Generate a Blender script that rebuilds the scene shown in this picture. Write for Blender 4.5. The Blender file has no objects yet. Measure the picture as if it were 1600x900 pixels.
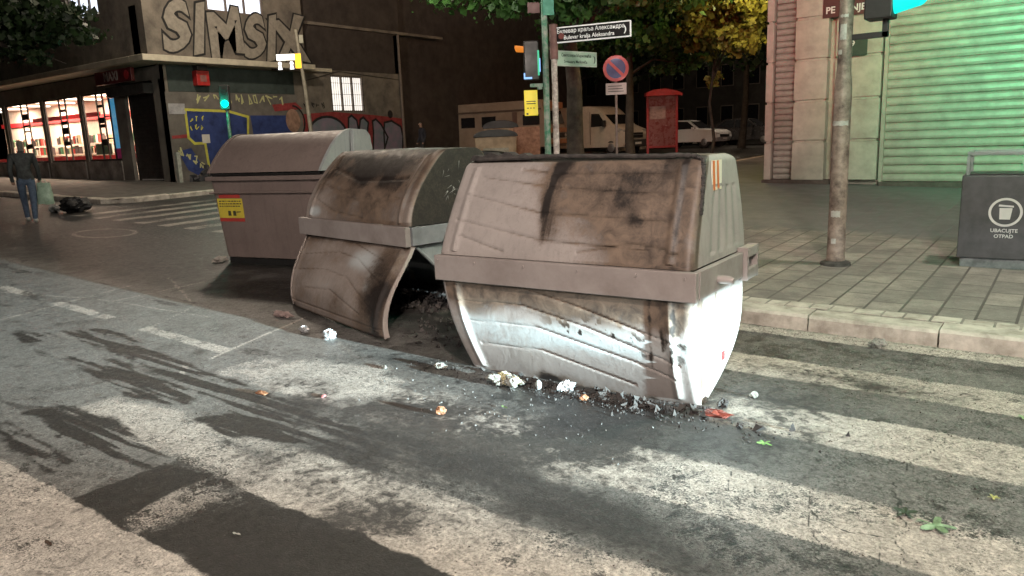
import bpy, bmesh, math, random
import numpy as np
from mathutils import Vector, Matrix, Euler
rnd = random.Random(7)
R = math.radians
sc = bpy.context.scene
COL = sc.collection

# ------------------------------------------------------------------ camera
cam_d = bpy.data.cameras.new('camera'); cam = bpy.data.objects.new('camera', cam_d); COL.objects.link(cam)
cam_d.sensor_width = 36; cam_d.lens = 1170/1600*36; cam_d.clip_start = .05; cam_d.clip_end = 600
pit, rol, yaw = R(11.33), R(2.33), R(37.1)
fw = Vector((-math.sin(yaw)*math.cos(pit), math.cos(yaw)*math.cos(pit), -math.sin(pit)))
rt = Vector((math.cos(yaw), math.sin(yaw), 0)); up = rt.cross(fw)
cr = rt*math.cos(rol)-up*math.sin(rol); cu = rt*math.sin(rol)+up*math.cos(rol)
m = Matrix((cr, cu, -fw)).transposed().to_4x4(); m.translation = (0, 0, 1.75)
cam.matrix_world = m
sc.camera = cam

# ------------------------------------------------------------------ exposure
sc.view_settings.view_transform = 'Standard'; sc.view_settings.look = 'None'
sc.view_settings.gamma = 1; sc.view_settings.exposure = .2; sc.view_settings.use_curve_mapping = False

# ------------------------------------------------------------------ night sky
w = bpy.data.worlds.new('World'); sc.world = w; w.use_nodes = True
nt = w.node_tree; bgn = nt.nodes['Background']
sky = nt.nodes.new('ShaderNodeTexSky'); sky.sky_type = 'NISHITA'; sky.sun_disc = False
sky.sun_elevation = R(-6); sky.sun_rotation = R(200)
nt.links.new(sky.outputs[0], bgn.inputs[0]); bgn.inputs[1].default_value = .12

# ------------------------------------------------------------------ lamps
def lamp(name, kind, loc, power, col, size=.1, target=None, spot=None, blend=.3, sx=None):
    d = bpy.data.lights.new(name, kind); o = bpy.data.objects.new(name, d); COL.objects.link(o)
    o.location = loc; d.energy = power; d.color = col
    if kind == 'AREA': d.size = size
    else: d.shadow_soft_size = size
    if spot: d.spot_size = R(spot); d.spot_blend = blend
    if target is not None:
        o.rotation_euler = (Vector(target)-Vector(loc)).to_track_quat('-Z', 'Y').to_euler()
    return o
# low street lamp behind the photographer: lights the fronts of the containers and the near road
lamp('street_lamp_light', 'POINT', (3.2, -6.5, 6.2), 2900, (1, .86, .79), .3)
lamp('street_lamp_light', 'POINT', (2.0, -1.2, 7.2), 2700, (1, .85, .74), .25)
# car headlight with its flat cut-off, shining along the kerb lane towards -X
hl = lamp('headlight_light', 'POINT', (4.2, 3.80, .77), 37000, (.72, .95, 1), .05)
hl.data.use_nodes = True
n = hl.data.node_tree; em = n.nodes.get('Emission')
tc = n.nodes.new('ShaderNodeTexCoord'); sp = n.nodes.new('ShaderNodeSeparateXYZ'); n.links.new(tc.outputs['Normal'], sp.inputs[0])
mr = n.nodes.new('ShaderNodeMapRange'); mr.inputs[1].default_value = -.006; mr.inputs[2].default_value = -.034   # beam pattern: nothing above the cut-off
mr.clamp = True; n.links.new(sp.outputs[2], mr.inputs[0])
mr2 = n.nodes.new('ShaderNodeMapRange'); mr2.inputs[1].default_value = -.955; mr2.inputs[2].default_value = -.999; mr2.inputs[3].default_value = .012; mr2.inputs[4].default_value = 1; mr2.interpolation_type = 'SMOOTHSTEP'
n.links.new(sp.outputs[0], mr2.inputs[0])
mr3 = n.nodes.new('ShaderNodeMapRange'); mr3.inputs[1].default_value = -.155; mr3.inputs[2].default_value = -.05; mr3.inputs[3].default_value = .012; mr3.inputs[4].default_value = 1
n.links.new(sp.outputs[2], mr3.inputs[0])
mm = n.nodes.new('ShaderNodeMath'); mm.operation = 'MULTIPLY'; n.links.new(mr.outputs[0], mm.inputs[0]); n.links.new(mr2.outputs[0], mm.inputs[1])
mm2 = n.nodes.new('ShaderNodeMath'); mm2.operation = 'MULTIPLY'; n.links.new(mm.outputs[0], mm2.inputs[0]); n.links.new(mr3.outputs[0], mm2.inputs[1])
n.links.new(mm2.outputs[0], em.inputs['Strength'])
# traffic signals (lenses out of the frame, at the head of the near pole)
lamp('green_signal_light', 'SPOT', (-1.0, 11.6, 4.9), 2000, (.0, 1, .42), .1, target=(1.6, 18.4, 4.6), spot=120, blend=.9)
lamp('green_signal_light', 'POINT', (.2, 6.6, 4.0), 150, (.02, 1, .55), .1)
lamp('red_signal_light', 'SPOT', (-2.75, 10.35, 4.3), 850, (1, .03, .03), .1, target=(-6.8, 18.5, 6.2), spot=84, blend=.9)
# street lamps further along
lamp('street_lamp_light', 'POINT', (-6.6, 19.4, 5.6), 300, (1, .84, .36), .2)
lamp('street_lamp_light', 'POINT', (-10.2, 10.6, 4.4), 110, (.95, 1, .80), .2)
lamp('street_lamp_light', 'POINT', (1.0, 9.5, 8.0), 1400, (1, .85, .74), .2)
lamp('street_lamp_light', 'POINT', (-18.5, 12.8, 8.8), 1400, (1, .84, .66), .3)
lamp('street_lamp_light', 'POINT', (-12.5, 26.5, 7.5), 850, (1, .62, .36), .3)
lamp('street_lamp_light', 'POINT', (-15.0, 42.0, 7.5), 1900, (1, .80, .6), .3)

# ------------------------------------------------------------------ terrain height
def zg(X, Y):
    s = -X*.8+Y*.6
    spf = lambda u, k: .5*(u+np.sqrt(u*u+k*k))
    return .03*spf(s-6, 3)-.012*spf(s-25, 4)-.0085
def Z(X, Y): return float(zg(X, Y))

# ------------------------------------------------------------------ noise
def vnoise(x, y, seed=0):
    xi = np.floor(x).astype(np.int64); yi = np.floor(y).astype(np.int64)
    xf = x-xi; yf = y-yi; u = xf*xf*(3-2*xf); v = yf*yf*(3-2*yf)
    def h(a, b):
        k = (a*374761393+b*668265263+seed*1442695041) & 0x7fffffff
        k = ((k ^ (k >> 13))*1274126177) & 0x7fffffff
        return ((k ^ (k >> 16)) & 0xffff)/65535.
    return (h(xi, yi)*(1-u)+h(xi+1, yi)*u)*(1-v)+(h(xi, yi+1)*(1-u)+h(xi+1, yi+1)*u)*v
def fbm(x, y, seed=0, o=4):
    t = 0; a = .5; s = 0
    for i in range(o):
        t = t+a*vnoise(x*2**i, y*2**i, seed+i); s += a; a *= .55
    return t/s
def sstep(a, b, x):
    t = np.clip((x-a)/(b-a), 0, 1); return t*t*(3-2*t)
def seg_dist(x, y, pts):
    d = np.full(x.shape, 1e9)
    for (x0, y0), (x1, y1) in zip(pts[:-1], pts[1:]):
        dx, dy = x1-x0, y1-y0; t = np.clip(((x-x0)*dx+(y-y0)*dy)/(dx*dx+dy*dy+1e-12), 0, 1)
        d = np.minimum(d, np.hypot(x-x0-t*dx, y-y0-t*dy))
    return d
def poly_sd(x, y, pts):                       # signed distance, negative inside
    d = seg_dist(x, y, list(pts)+[pts[0]]); ins = np.zeros(x.shape, bool)
    for i in range(len(pts)):
        x0, y0 = pts[i]; x1, y1 = pts[i-1]
        if y0 == y1: continue
        c = ((y0 > y) != (y1 > y)) & (x < (x1-x0)*(y-y0)/(y1-y0)+x0); ins ^= c
    return np.where(ins, -d, d)
def blob(x, y, cx, cy, rx, ry, a=0):
    c, s = math.cos(R(a)), math.sin(R(a)); u = ((x-cx)*c+(y-cy)*s)/rx; v = (-(x-cx)*s+(y-cy)*c)/ry
    return np.exp(-(u*u+v*v))

# ------------------------------------------------------------------ materials
def newmat(name):
    m = bpy.data.materials.new(name); m.use_nodes = True
    return m, m.node_tree, m.node_tree.nodes['Principled BSDF']
def noise_node(nt, scale, detail=4, rough=.6, coord='Object', dist=0):
    tc = nt.nodes.new('ShaderNodeTexCoord'); nn = nt.nodes.new('ShaderNodeTexNoise')
    nn.inputs['Scale'].default_value = scale; nn.inputs['Detail'].default_value = detail; nn.inputs['Roughness'].default_value = rough
    nn.inputs['Distortion'].default_value = dist
    nt.links.new(tc.outputs[coord], nn.inputs['Vector']); return nn
def mix(nt, fac, a, b):
    n = nt.nodes.new('ShaderNodeMix'); n.data_type = 'RGBA'
    for k, v in ((0, fac), (6, a), (7, b)):
        if isinstance(v, (int, float)): n.inputs[k].default_value = v
        elif isinstance(v, tuple): n.inputs[k].default_value = (*v[:3], 1)
        else: nt.links.new(v, n.inputs[k])
    return n.outputs[2]
def mrange(nt, src, a, b, c=0., d=1., smooth=False):
    n = nt.nodes.new('ShaderNodeMapRange'); n.inputs[1].default_value = a; n.inputs[2].default_value = b
    n.inputs[3].default_value = c; n.inputs[4].default_value = d
    if smooth: n.interpolation_type = 'SMOOTHSTEP'
    nt.links.new(src, n.inputs[0]); return n.outputs[0]
def mth(nt, op, a, b=None):
    n = nt.nodes.new('ShaderNodeMath'); n.operation = op
    for k, v in ((0, a), (1, b)):
        if v is None: continue
        if isinstance(v, (int, float)): n.inputs[k].default_value = v
        else: nt.links.new(v, n.inputs[k])
    return n.outputs[0]
MC = {}
def mat(name, col, rough=.6, var=.25, scale=6, metal=0, dirt=None, bump=0, bscale=40, emit=None, es=1, coat=0, trans=0):
    if name in MC: return MC[name]
    m, nt, p = newmat(name)
    n1 = noise_node(nt, scale, 5, .65)
    c2 = tuple(c*(1-var) for c in col) if dirt is None else dirt
    f = mrange(nt, n1.outputs[0], .38, .68)
    nt.links.new(mix(nt, f, tuple(min(1, c*(1+var*.4)) for c in col), c2), p.inputs['Base Color'])
    nt.links.new(mrange(nt, n1.outputs[0], .3, .7, max(.05, rough-.12), min(1, rough+.1)), p.inputs['Roughness'])
    p.inputs['Metallic'].default_value = metal
    if coat: p.inputs['Coat Weight'].default_value = coat
    if trans: p.inputs['Transmission Weight'].default_value = trans
    if bump:
        n2 = noise_node(nt, bscale, 4, .6); b = nt.nodes.new('ShaderNodeBump'); b.inputs['Strength'].default_value = bump; b.inputs['Distance'].default_value = .01
        nt.links.new(n2.outputs[0], b.inputs['Height']); nt.links.new(b.outputs[0], p.inputs['Normal'])
    if emit: p.inputs['Emission Color'].default_value = (*emit, 1); p.inputs['Emission Strength'].default_value = es
    MC[name] = m; return m

# road: attribute 'marks' R paint, G soot, B fresh dark asphalt, A pale dust, lowered for painted shade
def road_material():
    m, nt, p = newmat('road_asphalt')
    at = nt.nodes.new('ShaderNodeAttribute'); at.attribute_name = 'marks'
    se = nt.nodes.new('ShaderNodeSeparateColor'); nt.links.new(at.outputs['Color'], se.inputs[0])
    fine = mrange(nt, noise_node(nt, 90, 5, .8).outputs[0], .30, .70); mid = mrange(nt, noise_node(nt, 15, 6, .75, dist=.5).outputs[0], .32, .68); big = noise_node(nt, 1.1, 4, .6).outputs[0]
    pat = mrange(nt, noise_node(nt, 3.2, 6, .7, dist=.8).outputs[0], .33, .67)
    vo = nt.nodes.new('ShaderNodeTexVoronoi'); vo.inputs['Scale'].default_value = 115; tc = nt.nodes.new('ShaderNodeTexCoord'); nt.links.new(tc.outputs['Object'], vo.inputs['Vector'])
    grain = fine
    dark = mix(nt, grain, (.008, .0078, .0075), (.034, .032, .029))
    stone = mth(nt, 'MULTIPLY', mrange(nt, vo.outputs['Distance'], .30, .10), mrange(nt, mid, .35, .8))
    dark = mix(nt, mth(nt, 'MULTIPLY', stone, .42), dark, (.24, .21, .17))
    grey = mix(nt, grain, (.050, .048, .044), (.28, .275, .255))
    grey = mix(nt, mth(nt, 'MULTIPLY', stone, .5), grey, (.36, .34, .30))
    def thr(src, amp_f, amp_m, a, b, amp_p=0.):
        t = mth(nt, 'ADD', src, mth(nt, 'MULTIPLY', mth(nt, 'SUBTRACT', fine, .5), amp_f))
        t = mth(nt, 'ADD', t, mth(nt, 'MULTIPLY', mth(nt, 'SUBTRACT', mid, .5), amp_m))
        if amp_p: t = mth(nt, 'ADD', t, mth(nt, 'MULTIPLY', mth(nt, 'SUBTRACT', pat, .5), amp_p))
        return mrange(nt, t, a, b, smooth=True)
    dust_shade = thr(at.outputs['Alpha'], .75, .95, .10, 1.0, .75)
    base = mix(nt, dust_shade, dark, grey)
    pale = mix(nt, big, (.45, .405, .355), (.60, .55, .485))
    pale = mix(nt, mrange(nt, fine, .62, .30, 0., .75), pale, (.20, .18, .155))
    pale = mix(nt, mth(nt, 'MULTIPLY', mrange(nt, mid, .25, .0), .8), pale, (.13, .115, .10))
    base = mix(nt, thr(se.outputs[0], .75, .55, .28, .74, .25), base, pale)
    fresh = thr(se.outputs[2], .35, .35, .34, .72)
    base = mix(nt, fresh, base, dark)
    sootc = mix(nt, grain, (.007, .007, .0075), (.045, .042, .040))
    base = mix(nt, mth(nt, 'MULTIPLY', thr(se.outputs[1], .9, .95, .20, .95, .75), .94), base, sootc)
    cl = mrange(nt, noise_node(nt, 38, 5, .8).outputs[0], .34, .66); c8 = mrange(nt, noise_node(nt, 7, 6, .75, dist=1.).outputs[0], .3, .7)
    k = mth(nt, 'MULTIPLY', mrange(nt, cl, 0., 1., .62, 1.38), mrange(nt, c8, 0., 1., .72, 1.22))
    vm = nt.nodes.new('ShaderNodeVectorMath'); vm.operation = 'SCALE'; nt.links.new(base, vm.inputs[0]); nt.links.new(k, vm.inputs['Scale']); base = vm.outputs[0]
    nt.links.new(base, p.inputs['Base Color'])
    rg = mrange(nt, mid, 0., 1., .34, .66)
    nt.links.new(rg, p.inputs['Roughness']); p.inputs['Specular IOR Level'].default_value = .5
    h = mth(nt, 'ADD', mth(nt, 'MULTIPLY', fine, .7), mth(nt, 'MULTIPLY', vo.outputs['Distance'], .5))
    b = nt.nodes.new('ShaderNodeBump'); b.inputs['Strength'].default_value = .6; b.inputs['Distance'].default_value = .006
    nt.links.new(h, b.inputs['Height']); nt.links.new(b.outputs[0], p.inputs['Normal'])
    return m
# container plastic: attribute 'burn' R black, G brown heat and painted shade, B pale patches and painted headlight glow
def plastic_material(name, base, pale=(.48, .53, .54), rough=.5):
    m, nt, p = newmat(name)
    at = nt.nodes.new('ShaderNodeAttribute'); at.attribute_name = 'burn'
    se = nt.nodes.new('ShaderNodeSeparateColor'); nt.links.new(at.outputs['Color'], se.inputs[0])
    fine = noise_node(nt, 60, 5, .75).outputs[0]; mid = noise_node(nt, 9, 6, .7, dist=.6).outputs[0]; big = noise_node(nt, 2, 4, .6).outputs[0]
    c = mix(nt, mrange(nt, big, .35, .65), base, tuple(x*.84 for x in base))
    tcs = nt.nodes.new('ShaderNodeTexCoord'); mps = nt.nodes.new('ShaderNodeMapping'); mps.inputs['Scale'].default_value = (26, 26, 2.2); nt.links.new(tcs.outputs['Object'], mps.inputs[0])
    ns = nt.nodes.new('ShaderNodeTexNoise'); ns.inputs['Scale'].default_value = 1; ns.inputs['Detail'].default_value = 6; nt.links.new(mps.outputs[0], ns.inputs['Vector'])
    c = mix(nt, mth(nt, 'MULTIPLY', mrange(nt, ns.outputs[0], .50, .72), .28), c, tuple(x*.5 for x in base))
    c = mix(nt, mth(nt, 'MULTIPLY', mrange(nt, mid, .55, .75), .4), c, tuple(x*.55 for x in base))
    c = mix(nt, mth(nt, 'MULTIPLY', mrange(nt, fine, .60, .72), .6), c, (.10, .08, .07))
    c = mix(nt, mth(nt, 'MULTIPLY', mrange(nt, fine, .38, .30), .35), c, (.55, .53, .50))
    def thr(src, af, am, a, b):
        t = mth(nt, 'ADD', src, mth(nt, 'MULTIPLY', mth(nt, 'SUBTRACT', fine, .5), af))
        t = mth(nt, 'ADD', t, mth(nt, 'MULTIPLY', mth(nt, 'SUBTRACT', mid, .5), am))
        return mrange(nt, t, a, b, smooth=True)
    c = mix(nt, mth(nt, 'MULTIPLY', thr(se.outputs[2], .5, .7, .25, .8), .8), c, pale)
    brown = mix(nt, mrange(nt, mid, .35, .65), (.050, .034, .024), (.185, .13, .09))
    c = mix(nt, mth(nt, 'MULTIPLY', thr(mth(nt, 'ADD', se.outputs[1], mth(nt, 'MULTIPLY', se.outputs[0], .95)), .4, .8, .15, 1.), .9), c, brown)
    c = mix(nt, mth(nt, 'MULTIPLY', thr(se.outputs[0], .9, 1.1, .25, 1.0), .96), c, (.016, .013, .012))
    nt.links.new(c, p.inputs['Base Color'])
    nt.links.new(mrange(nt, mid, .3, .7, rough-.1, rough+.2), p.inputs['Roughness'])
    b = nt.nodes.new('ShaderNodeBump'); b.inputs['Strength'].default_value = .35; b.inputs['Distance'].default_value = .006
    nt.links.new(mth(nt, 'ADD', mid, mth(nt, 'MULTIPLY', fine, .4)), b.inputs['Height']); nt.links.new(b.outputs[0], p.inputs['Normal'])
    return m

# ------------------------------------------------------------------ builders
def link(o, parent=None):
    COL.objects.link(o)
    if parent: o.parent = parent
    return o
def thing(name, label, cat, loc=(0, 0, 0), rz=0, group=None, rot=None):
    o = bpy.data.objects.new(name, None); COL.objects.link(o); o.empty_display_size = .1
    o.location = loc; o.rotation_euler = rot if rot else (0, 0, rz)
    o['label'] = label; o['category'] = cat
    if group: o['group'] = group
    return o
def tag(o, label, cat, group=None):
    o['label'] = label; o['category'] = cat
    if group: o['group'] = group
    return o
class MB:
    def __init__(s): s.v = []; s.f = []
    def add(s, vs, fs):
        k = len(s.v); s.v += [tuple(x) for x in vs]; s.f += [tuple(i+k for i in f) for f in fs]; return s
    def box(s, x0, x1, y0, y1, z0, z1, rz=0, c=None, bev=0):
        vs = [(x, y, z) for z in (z0, z1) for y in (y0, y1) for x in (x0, x1)]
        if rz:
            cx, cy = c if c else ((x0+x1)/2, (y0+y1)/2); a, b = math.cos(rz), math.sin(rz)
            vs = [((x-cx)*a-(y-cy)*b+cx, (x-cx)*b+(y-cy)*a+cy, z) for x, y, z in vs]
        return s.add(vs, [(0, 2, 3, 1), (4, 5, 7, 6), (0, 1, 5, 4), (2, 6, 7, 3), (0, 4, 6, 2), (1, 3, 7, 5)])
    def tube(s, pts, rad, n=10, cap=True):
        pts = [Vector(p) for p in pts]; rad = rad if isinstance(rad, (list, tuple)) else [rad]*len(pts); k = len(s.v)
        for i, p in enumerate(pts):
            d = (pts[min(i+1, len(pts)-1)]-pts[max(i-1, 0)]).normalized()
            a = d.cross(Vector((0, 0, 1)) if abs(d.z) < .9 else Vector((1, 0, 0))).normalized(); b = d.cross(a)
            for j in range(n):
                t = 2*math.pi*j/n; s.v.append(tuple(p+(a*math.cos(t)+b*math.sin(t))*rad[i]))
        for i in range(len(pts)-1):
            for j in range(n):
                s.f.append((k+i*n+j, k+i*n+(j+1) % n, k+(i+1)*n+(j+1) % n, k+(i+1)*n+j))
        if cap:
            s.f.append(tuple(k+j for j in range(n))); s.f.append(tuple(k+(len(pts)-1)*n+j for j in reversed(range(n))))
        return s
    def prism(s, poly, y0, y1, axis='y'):       # polygon in the other two axes, extruded
        n = len(poly); mk = {'y': lambda a, b, t: (a, t, b), 'x': lambda a, b, t: (t, a, b), 'z': lambda a, b, t: (a, b, t)}[axis]
        vs = [mk(a, b, y0) for a, b in poly]+[mk(a, b, y1) for a, b in poly]
        return s.add(vs, [tuple(range(n)), tuple(reversed(range(n, 2*n)))]+[(i, i+n, (i+1) % n+n, (i+1) % n) for i in range(n)])
    def mesh(s, name): me = bpy.data.meshes.new(name); me.from_pydata(s.v, [], s.f); me.update(); fixn(me); return me
    def build(s, name, m, parent=None, smooth=False, bevel=0, loc=None, rot=None):
        me = s.mesh(name); me.materials.append(m); o = link(bpy.data.objects.new(name, me), parent)
        if loc: o.location = loc
        if rot: o.rotation_euler = rot
        if smooth: smooth_me(me)
        if bevel:
            b = o.modifiers.new('b', 'BEVEL'); b.width = bevel; b.segments = 2; b.limit_method = 'ANGLE'; b.angle_limit = R(40)
        return o
def fixn(me):
    bm = bmesh.new(); bm.from_mesh(me); bmesh.ops.recalc_face_normals(bm, faces=bm.faces); bm.to_mesh(me); bm.free()
def smooth_me(me):
    me.polygons.foreach_set('use_smooth', [True]*len(me.polygons))
    try: me.set_sharp_from_angle(angle=R(38))
    except Exception: pass
def fastgrid(name, P, closed_u=False):
    nv, nu = P.shape[:2]; me = bpy.data.meshes.new(name); me.vertices.add(nv*nu)
    me.vertices.foreach_set('co', P.reshape(-1).astype(np.float32))
    i = np.arange(nv-1)[:, None]*nu; j = np.arange(nu if closed_u else nu-1)[None, :]; j2 = (j+1) % nu
    F = np.stack([i+j, i+j2, i+nu+j2, i+nu+j], -1).reshape(-1, 4); k = len(F)
    me.loops.add(k*4); me.polygons.add(k); me.loops.foreach_set('vertex_index', F.reshape(-1).astype(np.int32))
    me.polygons.foreach_set('loop_start', (np.arange(k)*4).astype(np.int32)); me.polygons.foreach_set('loop_total', np.full(k, 4, np.int32))
    me.polygons.foreach_set('use_smooth', np.ones(k, bool)); me.update(calc_edges=True); me.validate(); return me
def set_attr(me, name, arr):
    a = me.color_attributes.new(name, 'FLOAT_COLOR', 'POINT'); a.data.foreach_set('color', np.ascontiguousarray(arr, dtype=np.float32).reshape(-1))
def struct(o): o['kind'] = 'structure'; return o
def text_obj(name, body, size, m, parent, loc, rot, ext=.004, off=.0, ax='CENTER', sx=1, wob=0):
    c = bpy.data.curves.new(name, 'FONT'); c.body = body; c.size = size; c.extrude = ext; c.offset = off*size; c.align_x = ax; c.align_y = 'CENTER'; c.resolution_u = 3
    t = bpy.data.objects.new('tmp', c); COL.objects.link(t); dg = bpy.context.evaluated_depsgraph_get(); dg.update()
    me = bpy.data.meshes.new_from_object(t.evaluated_get(dg)); bpy.data.objects.remove(t); me.name = name
    for v in me.vertices:
        v.co.x *= sx
        if wob:
            v.co.y += wob*size*math.sin(v.co.x/size*3.1+1)+wob*size*.7*math.sin(v.co.x/size*7.3); v.co.x += wob*size*.8*math.sin(v.co.y/size*6+v.co.x/size*2)
    me.materials.clear(); me.materials.append(m)
    o = link(bpy.data.objects.new(name, me), parent); o.location = loc; o.rotation_euler = rot; return o
def copy_tree(o, parent=None):
    c = o.copy(); COL.objects.link(c)
    if parent: c.parent = parent
    for ch in [x for x in list(bpy.data.objects) if x.parent == o]: copy_tree(ch, c)
    return c

M = {}
M['metal_grey'] = mat('galvanised_steel', (.30, .30, .30), .45, .3, 8, .6, bump=.1)
M['band'] = mat('container_band_steel', (.31, .275, .26), .5, .2, 3, .1, dirt=(.24, .205, .19), bump=.2, bscale=25)
M['band_cool'] = mat('container_band_grey', (.24, .25, .26), .5, .25, 5, .15, bump=.15)
M['black'] = mat('black_plastic', (.018, .018, .018), .5, .3)
M['char'] = mat('charred_debris', (.022, .020, .019), .8, .5, 14, dirt=(.07, .06, .055), bump=.8, bscale=30)
M['white'] = mat('white_enamel', (.72, .72, .70), .4, .15)
M['kerb'] = mat('kerb_stone', (.50, .46, .40), .8, .3, 5, dirt=(.27, .24, .20), bump=.5, bscale=50)

# ================================================================== ROAD
def build_road():
    cx = cy = 0.
    rr = [0., .4, .8, 1.1]
    while rr[-1] < 24: rr.append(rr[-1]*1.0034)
    while rr[-1] < 400: rr.append(rr[-1]*1.08)
    fine = np.arange(R(73), R(188), R(.2)); coarse = np.arange(R(188), R(360+73), R(5)); th = np.concatenate([fine, coarse])
    rr = np.array(rr); TH, RR = np.meshgrid(th, rr)
    X = RR*np.cos(TH); Y = RR*np.sin(TH); Zv = zg(X, Y)
    me = fastgrid('road', np.stack([X, Y, Zv], -1), closed_u=True)
    # paint, soot, fresh, dust
    wx = X+.03*(fbm(X*5, Y*5, 3)-.5); wy = Y+.05*(fbm(X*4, Y*4, 5)-.5)
    def box(x0, x1, y0, y1, s=.025, sx=None):
        sx = sx or s
        return sstep(x0-sx, x0+sx, wx)*(1-sstep(x1-sx, x1+sx, wx))*sstep(y0-s, y0+s, wy)*(1-sstep(y1-s, y1+s, wy))
    n1 = fbm(X*1.6, Y*1.6, 11, 5);  n2 = fbm(X*.8, Y*6, 21, 5); n3 = fbm(X*6, Y*6, 31, 4)
    paint = np.zeros(X.shape)
    for k in range(-4, 6):
        y0 = 3.07+1.05*k; y1 = y0+.52
        if k == 2: y0, y1 = 5.13, 5.58
        xl = -5.35+.15*math.sin(k*2.3)
        if k == -2: xl = -5.75; y0 = .75; y1 = 1.47
        paint = np.maximum(paint, box(xl, 7.5, y0, y1, .034, .08))
    wear = .10+.42*sstep(.46, .68, n1)+.30*sstep(.46, .72, n2)
    paint = paint*(1-wear*.75)
    # lower left strip is solid, the kerb-side strip is badly worn
    paint = np.where(Y < 1.5, np.maximum(paint, box(-5.75, 7, .75, 1.47, .012)*(.86-.25*sstep(.5, .7, n2))), paint)
    paint = np.where(Y > 5.0, np.minimum(1, paint*(.95+.2*sstep(-2.2, 0, X))), paint)
    paint *= 1-.9*sstep(-1.5, -1.95, X)*(Y > 3.9)*(Y < 4.8)*(X > -6)
    stk_ = fbm(X*2.2+Y*1.2, Y*11, 43, 5); cz = blob(X, Y, -2.9, 3.15, 1.5, .85, 8); paint = np.maximum(paint, .78*cz*sstep(.42, .68, stk_)*sstep(-5.2, -4.6, X))
    # worn strip ends on the left, speckled
    paint *= 1-.35*sstep(-3.4, -5.0, X)*sstep(1.6, 1.9, Y)
    def pp(pts, s, a): return a*(1-sstep(-s, s, poly_sd(wx+.25*(n2-.5), wy+.16*(n3-.5), pts)))
    for pts, a in (([(-5.3, 2.05), (-5.35, 2.35), (-4.73, 2.5), (-4.13, 2.38), (-3.6, 2.32), (-3.3, 2.52), (-2.5, 2.36), (-2.3, 2.05), (-3.66, 2.05), (-4.28, 2.04)], .66), ([(-5.2, 3.15), (-4.95, 3.72), (-4.2, 3.88), (-3.7, 3.7), (-3.88, 3.3), (-4.15, 3.06)], .62),
                   ([(-2.98, 3.08), (-2.88, 3.5), (-2.54, 3.74), (-2.3, 3.5), (-2.4, 3.1)], .62), ([(-3.7, 3.14), (-3.43, 3.73), (-2.96, 3.6), (-3.1, 3.08)], .5), ([(-3.62, 1.46), (-3.68, 2.0), (-3.24, 1.98), (-3.36, 1.44)], .42)):
        paint = np.maximum(paint, pp(pts, .10, a))
    # lane dashes and far markings
    for x0, x1 in ((-10.9, -9.9), (-9.25, -7.85), (-7.2, -5.75), (-14.2, -12.8), (-17.6, -16.2)):
        yy = 3.5+(-.022)*(X+6.5)+.0*X
        paint = np.maximum(paint, sstep(x0-.05, x0+.05, wx)*(1-sstep(x1-.05, x1+.05, wx))*(1-sstep(.05, .09, np.abs(Y-yy)))*(.72-.3*sstep(.4, .7, n3)))
    # zebra crossing of the side street
    for i in range(7):
        x0 = -18.6+i*.95
        paint = np.maximum(paint, sstep(x0, x0+.05, X)*(1-sstep(x0+.42, x0+.47, X))*sstep(7.7, 7.8, Y)*(1-sstep(11.6, 11.8, Y))*(.66-.3*sstep(.4, .7, n1)))
    # light scratches and chalky lines
    for pts, wd, a in (([(-5.67, 3.29), (-5.85, 3.8), (-6.1, 4.62)], .018, .75), ([(-8.91, 2.88), (-9.37, 4.46)], .03, .5), ([(-8.69, 3.96), (-8.72, 5.1)], .025, .5),
                       ([(-7.0, 3.3), (-7.6, 4.3), (-9.4, 5.0)], .02, .45), ([(-12, 3.0), (-9, 3.9), (-7.0, 4.1)], .02, .45), ([(-5.7, 3.1), (-5.45, 2.9)], .03, .7)):
        paint = np.maximum(paint, a*(1-sstep(wd*.5, wd*1.6, seg_dist(wx, wy, pts))))
    mh = np.hypot((X+14.7)/.75, (Y-6.7)/.45); paint = np.maximum(paint, .42*(1-sstep(.08, .16, np.abs(mh-1))))
    # ash clump at the front of the burn
    paint = np.maximum(paint, .85*blob(wx, wy, -2.1, 3.14, .17, .24, 25)*(n3+.45))
    # dust (pale, worn asphalt) everywhere left of the crossing, thin in its gaps
    dust_shade = .92-.32*sstep(-5.4, -3.9, X)+.5*(n1-.5)+.10*sstep(-2.4, -1.2, X)*sstep(3.5, 4.2, Y)
    dust_shade = np.where((Y < 2.1) & (X > -4), dust_shade-.30, dust_shade)
    dust_shade = np.where((X < -4.0) & (Y < 2.1), np.maximum(dust_shade, .78), dust_shade)
    dust_shade = np.where(Y > 5.9, dust_shade*.6+.08, dust_shade)
    dust_shade += .55*blob(X, Y, -3.6, 3.35, 1.3, .55, 15)+.35*blob(X, Y, -2.3, 3.2, .8, .4, 0)
    dust_shade += .12*np.exp(-((Y-4.05-.0*X)/.25)**2)*sstep(-2.2, -3.0, X)*sstep(-5, -4, X)
    dust_shade -= .50*sstep(4.3, 5.2, Y)*sstep(-2, -4.5, X)*sstep(-22, -16, X)  # shaded ground beyond the headlight's edge painted as thinner dust
    dust_shade = np.where(X < -6, dust_shade-.10*sstep(-6, -14, X), dust_shade); dust_shade -= .30*sstep(4.3, 4.9, Y-.05*(X+8)*0)*sstep(-5, -7, X)  # last term paints the same shaded ground darker further left
    # fresh dark asphalt squares and skid marks
    fresh = np.zeros(X.shape)
    def pol(pts, s=.06, a=1.): return a*(1-sstep(-s, s, poly_sd(wx+.12*(n2-.5), wy+.10*(n3-.5), pts)))
    fresh = np.maximum(fresh, pol([(-4.02, 1.47), (-3.98, 1.95), (-3.62, 2.02), (-3.58, 1.47)], .04, .95))
    fresh = np.maximum(fresh, pol([(-3.34, 1.47), (-3.18, 1.92), (-2.93, 2.04), (-2.0, 2.04), (4, 2.04), (4, 1.47)], .04, .95))
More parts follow.
